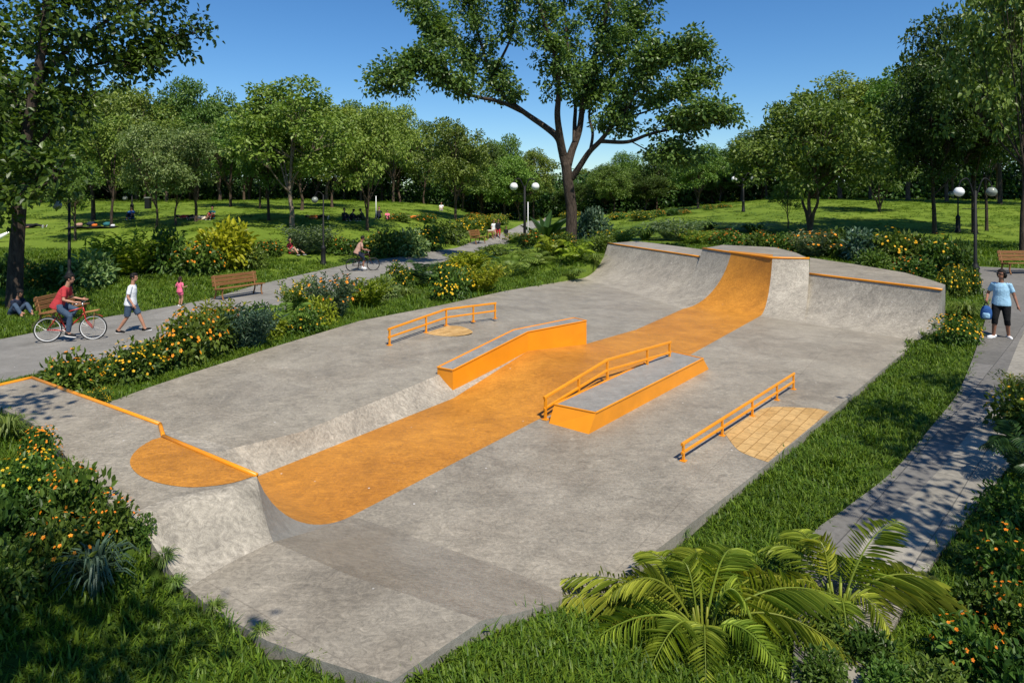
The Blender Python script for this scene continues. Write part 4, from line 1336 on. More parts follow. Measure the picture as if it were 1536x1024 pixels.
SH = {
    'leafy': [mk_shrub(s, 'leafy') for s in (1, 2)],
    'dark': [mk_shrub(s, 'leafy', .17, 1200, 'leaf_dark') for s in (3, 4)],
    'orange': [mk_shrub(s, 'leafy', .13, 1300, 'leaf_shrub', 'petal_orange', 140, .062) for s in (5, 6)],
    'orange_few': [mk_shrub(s, 'leafy', .16, 1200, 'leaf_shrub', 'petal_orange', 45, .072) for s in (7, 8)],
    'yellow': [mk_shrub(s, 'spray', .16, 1500, 'leaf_bright', 'petal_yellow', 150, .07) for s in (9, 10)],
    'gold': [mk_shrub(s, 'leafy', .13, 1300, 'leaf_shrub', 'petal_yellow', 130, .062) for s in (11, 12)],
    'yellow_few': [mk_shrub(s, 'leafy', .15, 1300, 'leaf_shrub', 'petal_yellow', 48, .065) for s in (13, 14)],
    'rust': [mk_shrub(s, 'leafy', .13, 1200, 'leaf_shrub', 'petal_rust', 80, .062) for s in (15, 16)],
    'lime': [mk_shrub(s, 'leafy', .15, 1300, 'leaf_lime') for s in (17, 18)],
    'limespray': [mk_shrub(19, 'spray', .18, 1700, 'leaf_lime')],
    'golden': [mk_shrub(20, 'leafy', .16, 1400, 'leaf_yellow')],
    'grey': [mk_shrub(21, 'spray', .16, 1800, 'leaf_grey'), mk_shrub(22, 'leafy', .14, 1400, 'leaf_grey')],
    'greyorange': [mk_shrub(23, 'spray', .16, 1800, 'leaf_grey', 'petal_orange', 60, .10)],
    'blue': [mk_shrub(24, 'spray', .2, 1800, 'leaf_blue'), mk_shrub(25, 'leafy', .17, 1400, 'leaf_blue')],
    'pale': [mk_shrub(26, 'leafy', .17, 1300, 'leaf_pale'), mk_shrub(27, 'spray', .18, 1700, 'leaf_pale')],
    'fern': [mk_shrub(28, 'fern', .14, 15, 'leaf_bright'), mk_shrub(29, 'fern', .14, 13, 'leaf_bright')],
    'darkfern': [mk_shrub(30, 'fern', .15, 14, 'frond_dark')],
    'limefern': [mk_shrub(31, 'broad', .13, 14, 'leaf_lime')],
    'blade': [mk_shrub(32, 'blade', .1, 22, 'frond_dark')],
    'tuft': [mk_shrub(33, 'tuft', .16, 130, 'leaf_blue')],
    'reed': [mk_shrub(34, 'tuft', .14, 150, 'leaf_mid')],
}
SC = [0]


def shrub_at(kind, p, rx, h, label, name='flower_shrub', cat='shrub', group=None):
    SC[0] += 1
    v = SH[kind][SC[0] % len(SH[kind])]
    t = thing(name, label, cat, p, SC[0] * 1.7, group, (rx, rx, h))
    put('foliage', v[0], t)
    if v[1]: structure(put('blossoms', v[1], t), 'stuff')
    return t


def shrub(px, base, top, wpx, kind, label, name='shrub', cat='shrub', group=None):
    p = hit(px, base)
    h = (base - top) / F * p.y * (1.14 if group == G4 else 1.12 if group in (G1, G3) and p.y < 27 else 1.0)
    p.z -= .03
    shrub_at(kind, p, wpx / 2 / F * p.y * 1.08, max(.12, h * 1.02), label, name, cat, group)


G1 = 'shrubs between the lawn path and the skate floor'
G2 = 'shrubs behind and beside the far quarter pipe'
G3 = 'hedge shrubs along the lawn side of the path'
G4 = 'plants in the bed beside the launch deck'
G5 = 'plants in the bed at the near end of the footpath'
G6 = 'distant flower clumps on the lawns'
for g, rows in {
    G1: [
        (108, 592, 528, 112, 'orange_few', 'leafy green shrub with few orange blooms behind the corner of the launch deck coping'),
        (148, 603, 580, 44, 'gold', 'little yellow flower clump squeezed against the edge of the skate floor'),
        (196, 573, 512, 112, 'gold', 'orange yellow flowering shrub, second from the launch deck corner'),
        (285, 548, 466, 120, 'orange', 'densest orange flowering shrub of the bed along the skate floor'),
        (338, 528, 468, 90, 'rust', 'orange tipped shrub beside the grey green one'),
        (376, 524, 470, 70, 'blue', 'grey green leafy shrub between the orange flowers and the lime leaves'),
        (405, 510, 468, 60, 'lime', 'low lime leaved shrub below the arching fern'),
        (428, 502, 452, 80, 'fern', 'arching bright fern in the middle of the bed opposite the wooden bench', ),
        (458, 500, 462, 64, 'yellow_few', 'low green shrub with scattered yellow flowers beside the arching fern'),
        (388, 492, 455, 70, 'leafy', 'rounded green shrub at the path edge behind the lime leaves'),
        (448, 468, 424, 62, 'yellow', 'upright yellow flower sprays at the path edge opposite the wooden bench'),
        (498, 478, 420, 72, 'greyorange', 'grey green shrub topped with small orange flowers'),
        (550, 462, 424, 66, 'limespray', 'lime green bushy shrub beside the grey orange topped one'),
        (597, 436, 396, 58, 'yellow_few', 'small rounded shrub with yellow buds near the second cyclist'),
        (640, 430, 384, 72, 'darkfern', 'dark spiky fern by the path past the second cyclist'),
        (678, 450, 396, 88, 'gold', 'large golden flowering shrub at the bend of the skate floor edge'),
        (716, 440, 402, 70, 'limespray', 'lime green shrub next to the large bright fern'),
        (318, 512, 462, 70, 'limespray', 'lime sprays rising at the path edge behind the orange tipped shrub'),
        (478, 488, 446, 64, 'lime', 'bright lime shrub between the arching fern and the grey orange topped one'),
        (574, 452, 416, 58, 'pale', 'pale leafy shrub between the lime bushy one and the yellow budded one'),
        (235, 560, 508, 80, 'leafy', 'plain leafy shrub between the two flowering ones nearest the launch deck'),
        (610, 445, 428, 50, 'reed', 'low grassy tuft on the strip beside the small yellow budded shrub'),
        (722, 398, 372, 60, 'darkfern', 'small dark fern leaning over the path edge'),
        (700, 405, 378, 62, 'limespray', 'lime yellow shrub beside the path, behind the orange flowers'),
        (766, 415, 372, 92, 'fern', 'large bright fern below the trunk of the spreading tree'),
        (740, 385, 366, 60, 'leafy', 'low green shrub at the path edge near the walking group'),
        (800, 398, 366, 70, 'fern', 'second bright fern, closer to the far quarter pipe'),
        (826, 384, 350, 58, 'limefern', 'pale lime fern in front of the spreading tree trunk'),
        (862, 394, 358, 58, 'limefern', 'lime fern with curled tips beside the far quarter pipe'),
        (818, 362, 316, 84, 'blade', 'dark plant with big paddle leaves beside the spreading tree trunk'),
        (890, 358, 312, 64, 'blue', 'bluish grey conical shrub on the far side of the spreading tree trunk'),
        (778, 366, 350, 42, 'yellow', 'small yellow flower clump at the foot of the white globed path lamp'),
        (905, 376, 350, 50, 'leafy', 'green shrub tucked against the end of the far quarter pipe'),
        (800, 372, 344, 54, 'orange_few', 'green shrub with orange specks between the lamp and the dark paddle leaves'),
        (866, 413, 398, 44, 'reed', 'low grass clump against the curved end of the far quarter pipe'),
        (893, 394, 374, 44, 'reed', 'low grass clump beside the lip end of the far quarter pipe'),
        (845, 372, 348, 50, 'yellow_few', 'small shrub hugging the base of the spreading tree'),
    ],
    G2: [
        (925, 366, 344, 60, 'yellow', 'low yellow flowers just behind the lower deck of the far quarter pipe'),
        (968, 360, 332, 70, 'reed', 'tall pale grass clump behind the lower deck, nearest the spreading tree'),
        (1015, 360, 330, 74, 'grey', 'feathery grey green shrub behind the lower deck'),
        (1052, 366, 345, 66, 'yellow', 'bright yellow flower clump behind the middle of the quarter pipe'),
        (1095, 370, 342, 66, 'rust', 'rust flowered shrub behind the raised quarter pipe deck'),
        (1140, 376, 344, 68, 'orange_few', 'green and orange flowered shrub behind the raised quarter pipe deck'),
        (1180, 381, 346, 60, 'orange_few', 'orange dotted shrub under the broad forked tree'),
        (1220, 386, 346, 66, 'greyorange', 'grey leaved shrub with orange tops beside the broad forked tree trunk'),
        (1255, 388, 338, 76, 'dark', 'dark leafy shrub immediately behind the raised deck corner'),
        (1295, 394, 342, 80, 'blue', 'big dark blue green shrub in the bed behind the quarter pipe'),
        (1335, 400, 342, 82, 'yellow_few', 'large green shrub dotted with yellow flowers in the bed behind the quarter pipe'),
        (1312, 408, 372, 64, 'leafy', 'leafy shrub directly touching the back of the lower side deck'),
        (1372, 402, 346, 74, 'dark', 'dark shrub below the bare lower trunk of the dark tree'),
        (1372, 418, 380, 66, 'orange_few', 'orange dotted shrub overhanging the back edge of the lower side deck'),
        (1408, 412, 352, 74, 'yellow_few', 'tall shrub with yellow dots beside the double globe lamp'),
        (1440, 420, 366, 60, 'dark', 'dark shrub beside the footpath bend behind the double globe lamp'),
        (1428, 446, 394, 54, 'gold', 'yellow flowering shrub at the outer corner of the quarter pipe'),
        (1452, 442, 400, 50, 'yellow_few', 'low shrub wrapped around the foot of the double globe lamp'),
        (1448, 478, 440, 62, 'reed', 'tall grass clump beside the quarter pipe end wall'),
        (1438, 516, 466, 80, 'gold', 'yellow flower clump beside the woman, at the edge of the footpath'),
    ],
    G3: [
        (8, 430, 378, 66, 'dark', 'dark shrub behind the shaded broad trunk'),
        (62, 432, 388, 72, 'orange_few', 'shrub with orange dots between the shaded trunk and the black lamp post'),
        (134, 430, 374, 96, 'pale', 'pale leafy shrub behind the man in the white shirt'),
        (100, 428, 388, 60, 'leafy', 'plain green shrub behind the black lamp post'),
        (194, 412, 354, 88, 'limespray', 'light yellow green shrub behind the walking man'),
        (252, 408, 346, 84, 'dark', 'dark dense shrub behind the girl in pink'),
        (298, 412, 358, 84, 'orange_few', 'dark shrub with sparse orange flowers behind the wooden bench'),
        (338, 402, 328, 118, 'golden', 'large golden yellow shrub, brightest of the hedge'),
        (378, 404, 366, 50, 'leafy', 'green shrub at the end of the golden one'),
        (404, 382, 358, 60, 'orange_few', 'low orange flowering clump beside the seated person in red'),
        (464, 380, 340, 66, 'grey', 'tall pale grey shrub behind the slim black lamp post'),
        (505, 379, 353, 58, 'orange_few', 'orange flowering clump just past the slim black lamp post'),
        (534, 380, 356, 52, 'dark', 'dark shrub behind the back of the second cyclist'),
        (574, 384, 344, 74, 'yellow_few', 'green shrub with yellow blooms ahead of the second cyclist'),
        (612, 385, 342, 74, 'pale', 'pale stemmed shrub in the hedge ahead of the second cyclist'),
        (636, 375, 334, 80, 'gold', 'tall yellow topped shrub in the hedge before the far wooden bench'),
        (668, 364, 330, 74, 'leafy', 'rounded green shrub beside the far wooden bench'),
        (704, 352, 324, 60, 'gold', 'yellow flowering shrub beside the distant walking group'),
        (730, 343, 322, 44, 'yellow', 'far yellow flower sprays near the white pole of the path'),
        (750, 336.5, 320, 32, 'yellow_few', 'last small shrub of the hedge where the path narrows'),
    ],
    G4: [
        (12, 662, 612, 74, 'reed', 'dark grassy clump at the far corner of the deck bed'),
        (66, 700, 640, 76, 'orange', 'upright orange flowers against the deck edge'),
        (40, 748, 680, 120, 'gold', 'lime green plant crowned with orange yellow flowers'),
        (112, 790, 700, 120, 'orange_few', 'dark leafy plant with scattered orange flowers beside the deck'),
        (20, 822, 736, 130, 'dark', 'dark broad leaved plant below the lime one'),
        (165, 812, 742, 90, 'orange_few', 'small orange flowered plant touching the front bank'),
        (80, 858, 776, 130, 'orange_few', 'leafy plant with a few orange blooms beside the strap leaved tuft'),
        (10, 908, 820, 130, 'leafy', 'green leafy plant at the outermost side of the bed'),
        (218, 812, 772, 52, 'leafy', 'small leafy plant pressed against the front bank above the strap leaved tuft'),
        (246, 850, 812, 46, 'reed', 'small grassy clump pressed against the front bank beyond the strap leaved tuft'),
        (142, 892, 792, 118, 'tuft', 'dark strap leaved tuft hanging over the grass'),
    ],
    G5: [
        (1528, 592, 560, 46, 'yellow', 'yellow flower spray over the edge of the footpath'),
        (1540, 650, 572, 96, 'yellow_few', 'green shrub with yellow flowers leaning over the footpath'),
        (1535, 725, 620, 120, 'darkfern', 'dark plant with drooping feathered leaves beside the footpath'),
        (1520, 790, 715, 110, 'leafy', 'low leafy plant beside the footpath below the feathered leaves'),
        (1512, 880, 782, 130, 'orange_few', 'dark shrub with starry orange flowers, topmost in the near bed'),
        (1478, 925, 860, 90, 'dark', 'dark leafy plant at the edge of the slabs'),
        (1532, 965, 870, 120, 'orange_few', 'orange flowered plant at the outer side of the near bed'),
        (1465, 1010, 915, 130, 'orange_few', 'orange flowered plant in front of the dark leafy one'),
        (1400, 1045, 985, 130, 'leafy', 'green leafy ground plant at the end of the slabs'),
        (1545, 1060, 950, 140, 'dark', 'dark plant at the very end of the near bed'),
        (1330, 1050, 985, 100, 'leafy', 'small leafy plant beside the last visible slab'),
        (1296, 990, 930, 96, 'dark', 'dark leafy plant covering the slabs below the smaller palm'),
        (1236, 1030, 965, 100, 'leafy', 'leafy plant at the last slab below the wide palm'),
        (1232, 965, 905, 90, 'leafy', 'leafy plant between the two palms'),
    ],
    G6: [
        (598, 331, 318, 44, 'orange_few', 'distant orange dotted clump on the lawn beside the thin trunked round tree'),
        (640, 333, 319, 56, 'rust', 'distant rust coloured flower clump on the lawn rise'),
        (712, 333, 318, 44, 'orange', 'distant orange clump under the bushy round tree'),
        (735, 326, 314, 36, 'dark', 'distant dark clump beside the last yellow sprays'),
        (855, 327, 315, 40, 'gold', 'distant yellow clump behind the spreading tree trunk'),
        (930, 328, 317, 44, 'gold', 'distant yellow flower clump on the open lawn'),
        (962, 330, 315, 46, 'yellow_few', 'distant rounded green clump with yellow top on the open lawn'),
        (988, 325, 313, 30, 'rust', 'distant rust clump beside the rounded green one'),
        (1010, 323, 314, 28, 'dark', 'distant dark clump on the open lawn'),
        (1026, 321, 313, 24, 'orange', 'distant small orange clump on the open lawn'),
        (1064, 315, 306, 24, 'rust', 'distant rusty clump beside the plain dark trunk'),
        (1086, 312, 305, 26, 'orange', 'distant orange mound on the crest near the far lamp'),
        (1130, 348, 328, 90, 'reed', 'meadow grass clump on the slope behind the rust flowers'),
        (1060, 345, 326, 90, 'reed', 'meadow grass clump on the slope behind the yellow flowers'),
        (990, 345, 328, 80, 'reed', 'meadow grass clump on the slope behind the lower deck'),
    ]}.items():
    for a in rows:
        nm = 'fern' if 'fern' in a[5].split() else 'grass_clump' if a[4] in ('reed', 'tuft') else 'flower_clump' if 'clump' in a[5] else 'leafy_plant' if 'plant' in a[5] else 'shrub'
        cat = {'fern': 'fern', 'grass_clump': 'ornamental grass', 'flower_clump': 'flowers', 'leafy_plant': 'plant'}.get(nm, 'shrub')
        shrub(*a, name=nm, cat=cat, group=g)


# ---- feathery palms in front
def frond_mesh(seed, B, Cc, T_, n=32, lw=.26):
    rng = np.random.default_rng(seed)
    sp = bez(B, Cc, T_, 24); Ltot = sum((b - a).length for a, b in zip(sp[:-1], sp[1:]))
    Pp, Dd, Nn, Ll, Ww = [], [], [], [], []
    for i in range(n):
        t = .16 + .83 * i / (n - 1); k = min(int(t * 24), 23); f = t * 24 - k
        p = sp[k].lerp(sp[k + 1], f); tg = (sp[k + 1] - sp[k]).normalized()
        s = tg.cross(Vector((0, 0, 1))).normalized(); up = s.cross(tg).normalized()
        w_ = (math.sin(math.pi * (t * .86 + .1)) ** .75)
        for sg in (-1, 1):
            fw = .30 + .5 * t
            d = s * sg + tg * fw * rng.uniform(.85, 1.15) + up * rng.uniform(-.12, .3)
            Pp.append(p); Dd.append(d); Nn.append(up - s * sg * .25); Ll.append(Ltot * lw * w_ * rng.uniform(.88, 1.1)); Ww.append(.0155 * rng.uniform(.8, 1.2))
    V, Fc = leaf_arrays(*[np.array([tuple(x) if hasattr(x, 'x') else x for x in q]) for q in (Pp, Dd, Nn, Ll, Ww)], .3, .30)
    mb = MB(); mb.tube(sp, [.012 * (1 - .8 * i / 24) for i in range(25)], 5)
    quads = np.array([f for f in mb.f if len(f) == 4])
    return mesh_np('frond', [(V, Fc, 0), (np.array(mb.v), quads, 0)], M['frond'])


def palm(label, bpx, tips, seed):
    base = hit(*bpx)
    t = thing('feather_palm', label, 'palm', base, 0, 'feathery palms on the grass')
    mb = MB()
    for k in range(7):
        a = k * 2.4; mb.tube([(math.cos(a) * .05, math.sin(a) * .05, -.05), (math.cos(a) * .07, math.sin(a) * .07, .12), (math.cos(a) * .10, math.sin(a) * .10, .28)], [.016, .014, .010], 6)
    mb.build('stem', M['frond'], t, True)
    for i, (px, py, dY, lift) in enumerate(tips):
        Tp = (pr(px, py, base.y + dY) - base); k_ = 1.06 + .14 * abs(Tp.x) / max(Tp.length, .1); Tp = Vector((Tp.x * k_, Tp.y * 1.05, Tp.z * 1.02)); lift -= .12
        Bp = Vector((Tp.x, Tp.y, 0)).normalized() * .08 + Vector((0, 0, .12))
        hd = Vector((Tp.x, Tp.y, 0)); c = hd * .42 + Vector((0, 0, max(Tp.z, .1) * .75 + lift))
        put('frond', frond_mesh(seed * 50 + i, Bp, c, Tp), t)
    return t


palm('wide feathery palm spilling over the corner of the skate floor, many arching fronds', (1055, 965), [
    (838, 905, .55, .5), (868, 872, .75, .55), (965, 832, .9, .55), (1040, 828, 1.0, .6), (1100, 830, .9, .65), (1165, 872, .7, .6), (1240, 905, .35, .65),
    (1245, 985, -.25, .65), (1165, 1010, -.55, .55), (1060, 1020, -.7, .55), (985, 1012, -.6, .6), (890, 985, -.25, .6), (930, 900, .2, .75), (1120, 930, -.1, .75), (1010, 870, .4, .8)], 1)
palm('smaller feathery palm over the slabs, one tall upright frond', (1258, 925), [
    (1332, 785, .45, .35), (1150, 828, .6, .6), (1185, 800, .9, .55), (1265, 850, .8, .6), (1345, 868, .6, .55), (1452, 930, .1, .55), (1410, 892, .35, .6), (1345, 985, -.4, .6), (1160, 905, .1, .6), (1275, 985, -.6, .55), (1215, 830, .3, .7)], 2)
# weeds rooted along the slab edge
wl = 'small weed sprouting against the concrete edge of the skate floor'
for k, (px, py, s) in enumerate([(116, 716, .15), (190, 792, .13), (262, 880, .13), (322, 915, .12), (392, 952, .12), (428, 970, .1), (472, 996, .11), (1024, 800, .14), (1010, 806, .1)]):
    g = hit(px, py + 6)
    shrub_at('reed', g, s, s * 1.3, wl, 'weed', 'weed', 'weeds along the concrete edge')
# ------------------------------------------------------------------ people
def remeshed(mb, name, mats, vox, smooth=6):
    """one continuous skin over overlapping volumes"""
    me = mb.mesh(name + '_raw', mats)
    o = bpy.data.objects.new(name, me); col.objects.link(o)
    r = o.modifiers.new('r', 'REMESH'); r.mode = 'VOXEL'; r.voxel_size = vox; r.use_smooth_shade = True
    s = o.modifiers.new('s', 'SMOOTH'); s.iterations = smooth; s.factor = .4
    dg = bpy.context.evaluated_depsgraph_get(); dg.update()
    m2 = bpy.data.meshes.new_from_object(o.evaluated_get(dg)); m2.name = name
    bpy.data.objects.remove(o); bpy.data.meshes.remove(me)
    m2.materials.clear()
    for m in (mats if isinstance(mats, (list, tuple)) else [mats]): m2.materials.append(m)
    return m2


def ik(a, b, l1, l2, bend):
    a, b = Vector(a), Vector(b); d = b - a; L_ = min(d.length, (l1 + l2) * .999); d = d.normalized(); b2 = a + d * L_
    x = (l1 * l1 - l2 * l2 + L_ * L_) / (2 * L_); h = math.sqrt(max(0, l1 * l1 - x * x))
    n = Vector(bend); n = (n - d * n.dot(d)).normalized()
    return a + d * x + n * h, b2


def ring(c, t, hw, hd, n=16, p=2.05):
    """rounded section across the spine direction t, wide along y"""
    c = Vector(c); t = Vector(t).normalized(); y = Vector((0, 1, 0)); f = y.cross(t).normalized()
    out = []
    for k in range(n):
        a = 2 * math.pi * k / n; cx, sx = math.cos(a), math.sin(a)
        out.append(c + y * (hw * abs(cx) ** (2 / p) * math.copysign(1, cx)) + f * (hd * abs(sx) ** (2 / p) * math.copysign(1, sx)))
    return out


def person(label, loc, yaw, pose, skin='skin_a', hair='hair_dark', hairstyle='short', top='c_white', sleeve=.55, legs='c_navy', leg_to=.95, shoe='c_dark', s=1.0, vox=.011,
           glasses=False, stout=1.0, group=None, socks=None, head_turn=0.0):
    """pose: pelvis, chest (shoulder line), neck tilt, hands, ankles, toes; local x is forward, y is to the person's own side, z up (metres for a 1.75 m adult)"""
    t = thing('person', label, 'person', loc, yaw, group, s)
    pe, ch = Vector(pose['pelvis']), Vector(pose['chest'])
    sp = (ch - pe); st = sp.normalized()
    hip = [pe + Vector((0, sg * .092, -.02)) for sg in (1, -1)]
    sh = [ch + Vector((0, sg * .165 * (stout * .5 + .5), -.035)) for sg in (1, -1)]
    ank = [Vector(v) for v in pose['ankles']]; hnd = [Vector(v) for v in pose['hands']]
    kb = pose.get('knee', [(1, 0, .1)] * 2); eb = pose.get('elbow', [(-1, .3, -.3), (-1, -.3, -.3)])
    toe = pose.get('toes', [(1, .12, 0), (1, -.12, 0)])
    knee, wrist, elb = [], [], []
    for i in (0, 1):
        k, a = ik(hip[i], ank[i], .435, .42, kb[i]); knee.append(k); ank[i] = a
        e, w_ = ik(sh[i], hnd[i], .29, .26, eb[i]); elb.append(e); wrist.append(w_)
    nk = ch + st * .06 + Vector((.005, 0, 0)); nd_ = (st + Vector(pose.get('neck', (.15, 0, .6)))).normalized(); hd = nk + nd_ * .165 + Vector((.012, 0, 0))
    # body
    b = MB()

    def torso(mb, e, up=1.0, low=-.06, k=stout):
        fr = [(low, .150, .105), (.06, .165 * (k * .6 + .4), .118 * k), (.30, .142 * k, .104 * k), (.62, .158 * k, .118 * k), (.86, .158, .105), (.97, .128, .08), (1.06, .072, .06)]
        mb.loft([ring(pe + sp * q, st, a + e, d + e) for q, a, d in fr if q <= up])
    torso(b, 0)
    b.tube([nk - st * .08, nk, nk + nd_ * .1], [.062, .056, .054], 10)
    R_ = Matrix.Rotation(math.atan2(nd_.x, nd_.z) - .12, 3, 'Y')
    Rh = Matrix.Rotation(head_turn, 3, 'Z') @ R_
    h0 = lambda x, y, z: hd + Rh @ Vector((x, y, z))
    b.ellipsoid(h0(-.004, 0, .03), (.096, .077, .098), Rh, 14, 10); b.ellipsoid(h0(.022, 0, -.045), (.066, .058, .068), Rh, 12, 8)
    b.tube([h0(.085, 0, .012), h0(.108, 0, -.026)], [.009, .015], 6)              # nose
    for sg in (1, -1):
        b.ellipsoid(h0(-.008, sg * .078, -.005), (.022, .012, .032), Rh, 8, 6)    # ears
    for i, sg in ((0, 1), (1, -1)):
        b.tube([hip[i] + Vector((0, 0, .05)), hip[i].lerp(knee[i], .35), knee[i], knee[i].lerp(ank[i], .3), ank[i]], [.092 * (stout * .5 + .5), .084 * (stout * .5 + .5), .056, .056 * (stout * .3 + .7), .038], 10)
        td = Vector(toe[i]).normalized()
        b.tube([ank[i] + Vector((0, 0, .02)) - td * .04, ank[i] - Vector((0, 0, .045)) + td * .03, ank[i] - Vector((0, 0, .055)) + td * .13], [.036, .04, .03], 8)
        b.tube([sh[i] - Vector((0, sg * .03, 0)), sh[i], sh[i].lerp(elb[i], .4), elb[i], elb[i].lerp(wrist[i], .3), wrist[i]], [.062, .058, .049, .039, .038, .026], 9)
        # hand: palm, four fingers, thumb
        fd = (wrist[i] - elb[i]).normalized()
        gd = Vector(pose.get('grip', [None, None])[i] or (fd.x, fd.y, fd.z)).normalized()
        side = gd.cross(Vector((0, sg, 0))); side = side.normalized() if side.length > .2 else Vector((1, 0, 0))
        pc = wrist[i] + gd * .045; out = gd.cross(side).normalized()
        b.tube([wrist[i] - gd * .01, pc, wrist[i] + gd * .09], [.027, .036, .034], 8)
        for q in range(4):
            r0 = wrist[i] + gd * .085 + side * (.027 - .018 * q); ln = (.066, .076, .07, .054)[q]; cl = out * (-sg * .02)
            b.tube([r0, r0 + gd * ln * .5 + cl * .4, r0 + gd * ln + cl * 1.5], [.0105, .0095, .0075], 6)
        b.tube([wrist[i] + gd * .03 + side * .028, wrist[i] + gd * .06 + side * .056, wrist[i] + gd * .09 + side * .062], [.013, .011, .008], 6)
    body = put('body', remeshed(b, 'body', M[skin], vox), t)
    # face details
    e = MB()
    for sg in (1, -1):
        e = MB(); e.ellipsoid(h0(.080, sg * .031, .018), (.009, .012, .008), Rh, 8, 6); e.build('eye', M['eye'], t, True)
    e = MB(); e.ellipsoid(h0(.084, 0, -.062), (.006, .022, .007), Rh, 8, 5); e.build('mouth', M['lip'], t, True)
    # top
    c = MB()
    c.loft([ring(pe + sp * q, st, a, d) for q, a, d in [(-.20, .214, .165 * stout), (-.08, .214, .164 * stout), (.10, .200 * (stout * .5 + .5), .150 * stout), (.32, .172 * stout, .132 * stout), (.62, .170 * stout, .134 * stout), (.84, .160, .116), (.95, .128, .09), (1.03, .085, .07)]])
    for i, sg in ((0, 1), (1, -1)):
        ee = sh[i].lerp(elb[i], min(1, sleeve * 1.25))
        c.tube([sh[i] - Vector((0, sg * .05, 0)), sh[i] + Vector((0, 0, .004)), sh[i].lerp(ee, .6), ee] + ([elb[i].lerp(wrist[i], .9)] if sleeve > .9 else []), [.060, .066, .062, .060] + ([.045] if sleeve > .9 else []), 12)
    put('shirt', remeshed(c, 'shirt', M[top], vox * 1.1, 9), t)
    # trousers or shorts
    c = MB()
    c.loft([ring(pe + st * q, st, a, d) for q, a, d in [(-.11, .12, .09), (-.06, .165, .125), (.03, .185 * (stout * .5 + .5), .138 * stout), (.10, .172 * (stout * .5 + .5), .128 * stout)]])
    for i in (0, 1):
        pts = [hip[i] + Vector((0, 0, .05)), hip[i].lerp(knee[i], .4)]
        if leg_to <= 1:
            pts += [hip[i].lerp(knee[i], leg_to)]; rr = [.108 * (stout * .5 + .5), .102 * (stout * .5 + .5), .088]
        else:
            pts += [knee[i], knee[i].lerp(ank[i], .35), knee[i].lerp(ank[i], leg_to - 1)]; rr = [.108 * (stout * .5 + .5), .100 * (stout * .5 + .5), .072, .070, .056]
        c.tube(pts, rr, 12)
    put('trousers' if leg_to > 1.2 else 'shorts', remeshed(c, 'legwear', M[legs], vox * 1.1, 4), t)
    # shoes
    for i in (0, 1):
        td = Vector(toe[i]).normalized(); base = ank[i] - Vector((0, 0, .062)); a = math.atan2(td.y, td.x); pt = -math.asin(max(-1, min(1, td.z)))
        Rz = Matrix.Rotation(a, 3, 'Z') @ Matrix.Rotation(pt, 3, 'Y')
        c = MB(); c.ellipsoid(base + td * .055, (.135, .048, .048), Rz, 14, 8); c.ellipsoid(base - td * .03 + Vector((0, 0, .028)), (.055, .044, .052), Rz, 12, 8)
        sh_o = c.build('shoe', M[shoe], t, True)
        c = MB(); c.loft([[base + Rz @ Vector((.055 + .138 * math.cos(q * .3927), .050 * math.sin(q * .3927), z)) for q in range(16)] for z in (-.022, -.046)])
        c.build('sole', M['white'], sh_o)
    # hair
    c = MB()
    for k in range(70):
        rr2 = random.Random(k * 7 + 3)
        th = rr2.uniform(0, 1.75); ph = rr2.uniform(-math.pi, math.pi)
        if th > 1.05 and abs(ph) < .95: continue
        q = Vector((math.sin(th) * math.cos(ph) * .096, math.sin(th) * math.sin(ph) * .082, math.cos(th) * .098 + .034))
        c.ellipsoid(h0(q.x - .008, q.y, q.z), (.030, .026, .022), Rh, 6, 5)
    c.ellipsoid(h0(-.022, 0, .040), (.098, .088, .104), Rh, 12, 8)
    if hairstyle == 'long':
        c.tube([h0(-.06, 0, .02), h0(-.085, 0, -.08), h0(-.09, 0, -.2), h0(-.085, 0, -.30)], [.075, .075, .065, .03], 10)
    if hairstyle == 'bob':
        for sg in (1, -1): c.tube([h0(-.02, sg * .05, .05), h0(-.03, sg * .085, -.02), h0(-.035, sg * .08, -.09)], [.05, .045, .02], 8)
        c.tube([h0(-.06, 0, .05), h0(-.095, 0, -.03), h0(-.085, 0, -.10)], [.07, .06, .03], 8)
    if hairstyle == 'swept':
        c.tube([h0(-.03, 0, .06), h0(-.10, 0, .05), h0(-.155, 0, .02)], [.07, .05, .012], 8)
    put('hair', remeshed(c, 'hair', M[hair], vox, 2), t)
    if glasses:
        c = MB()
        for sg in (1, -1):
            c.ellipsoid(h0(.092, sg * .033, .016), (.008, .029, .022), Rh, 10, 6)
            c.bar(h0(.09, sg * .06, .02), h0(.0, sg * .08, .02), .006, .006)
        c.bar(h0(.096, -.012, .018), h0(.096, .012, .018), .006, .006)
        c.build('sunglasses', M['eye'], t, True)
    return t


def on(px, py, dz=.035): p = hit(px, py); return Vector((p.x, p.y, p.z + dz))


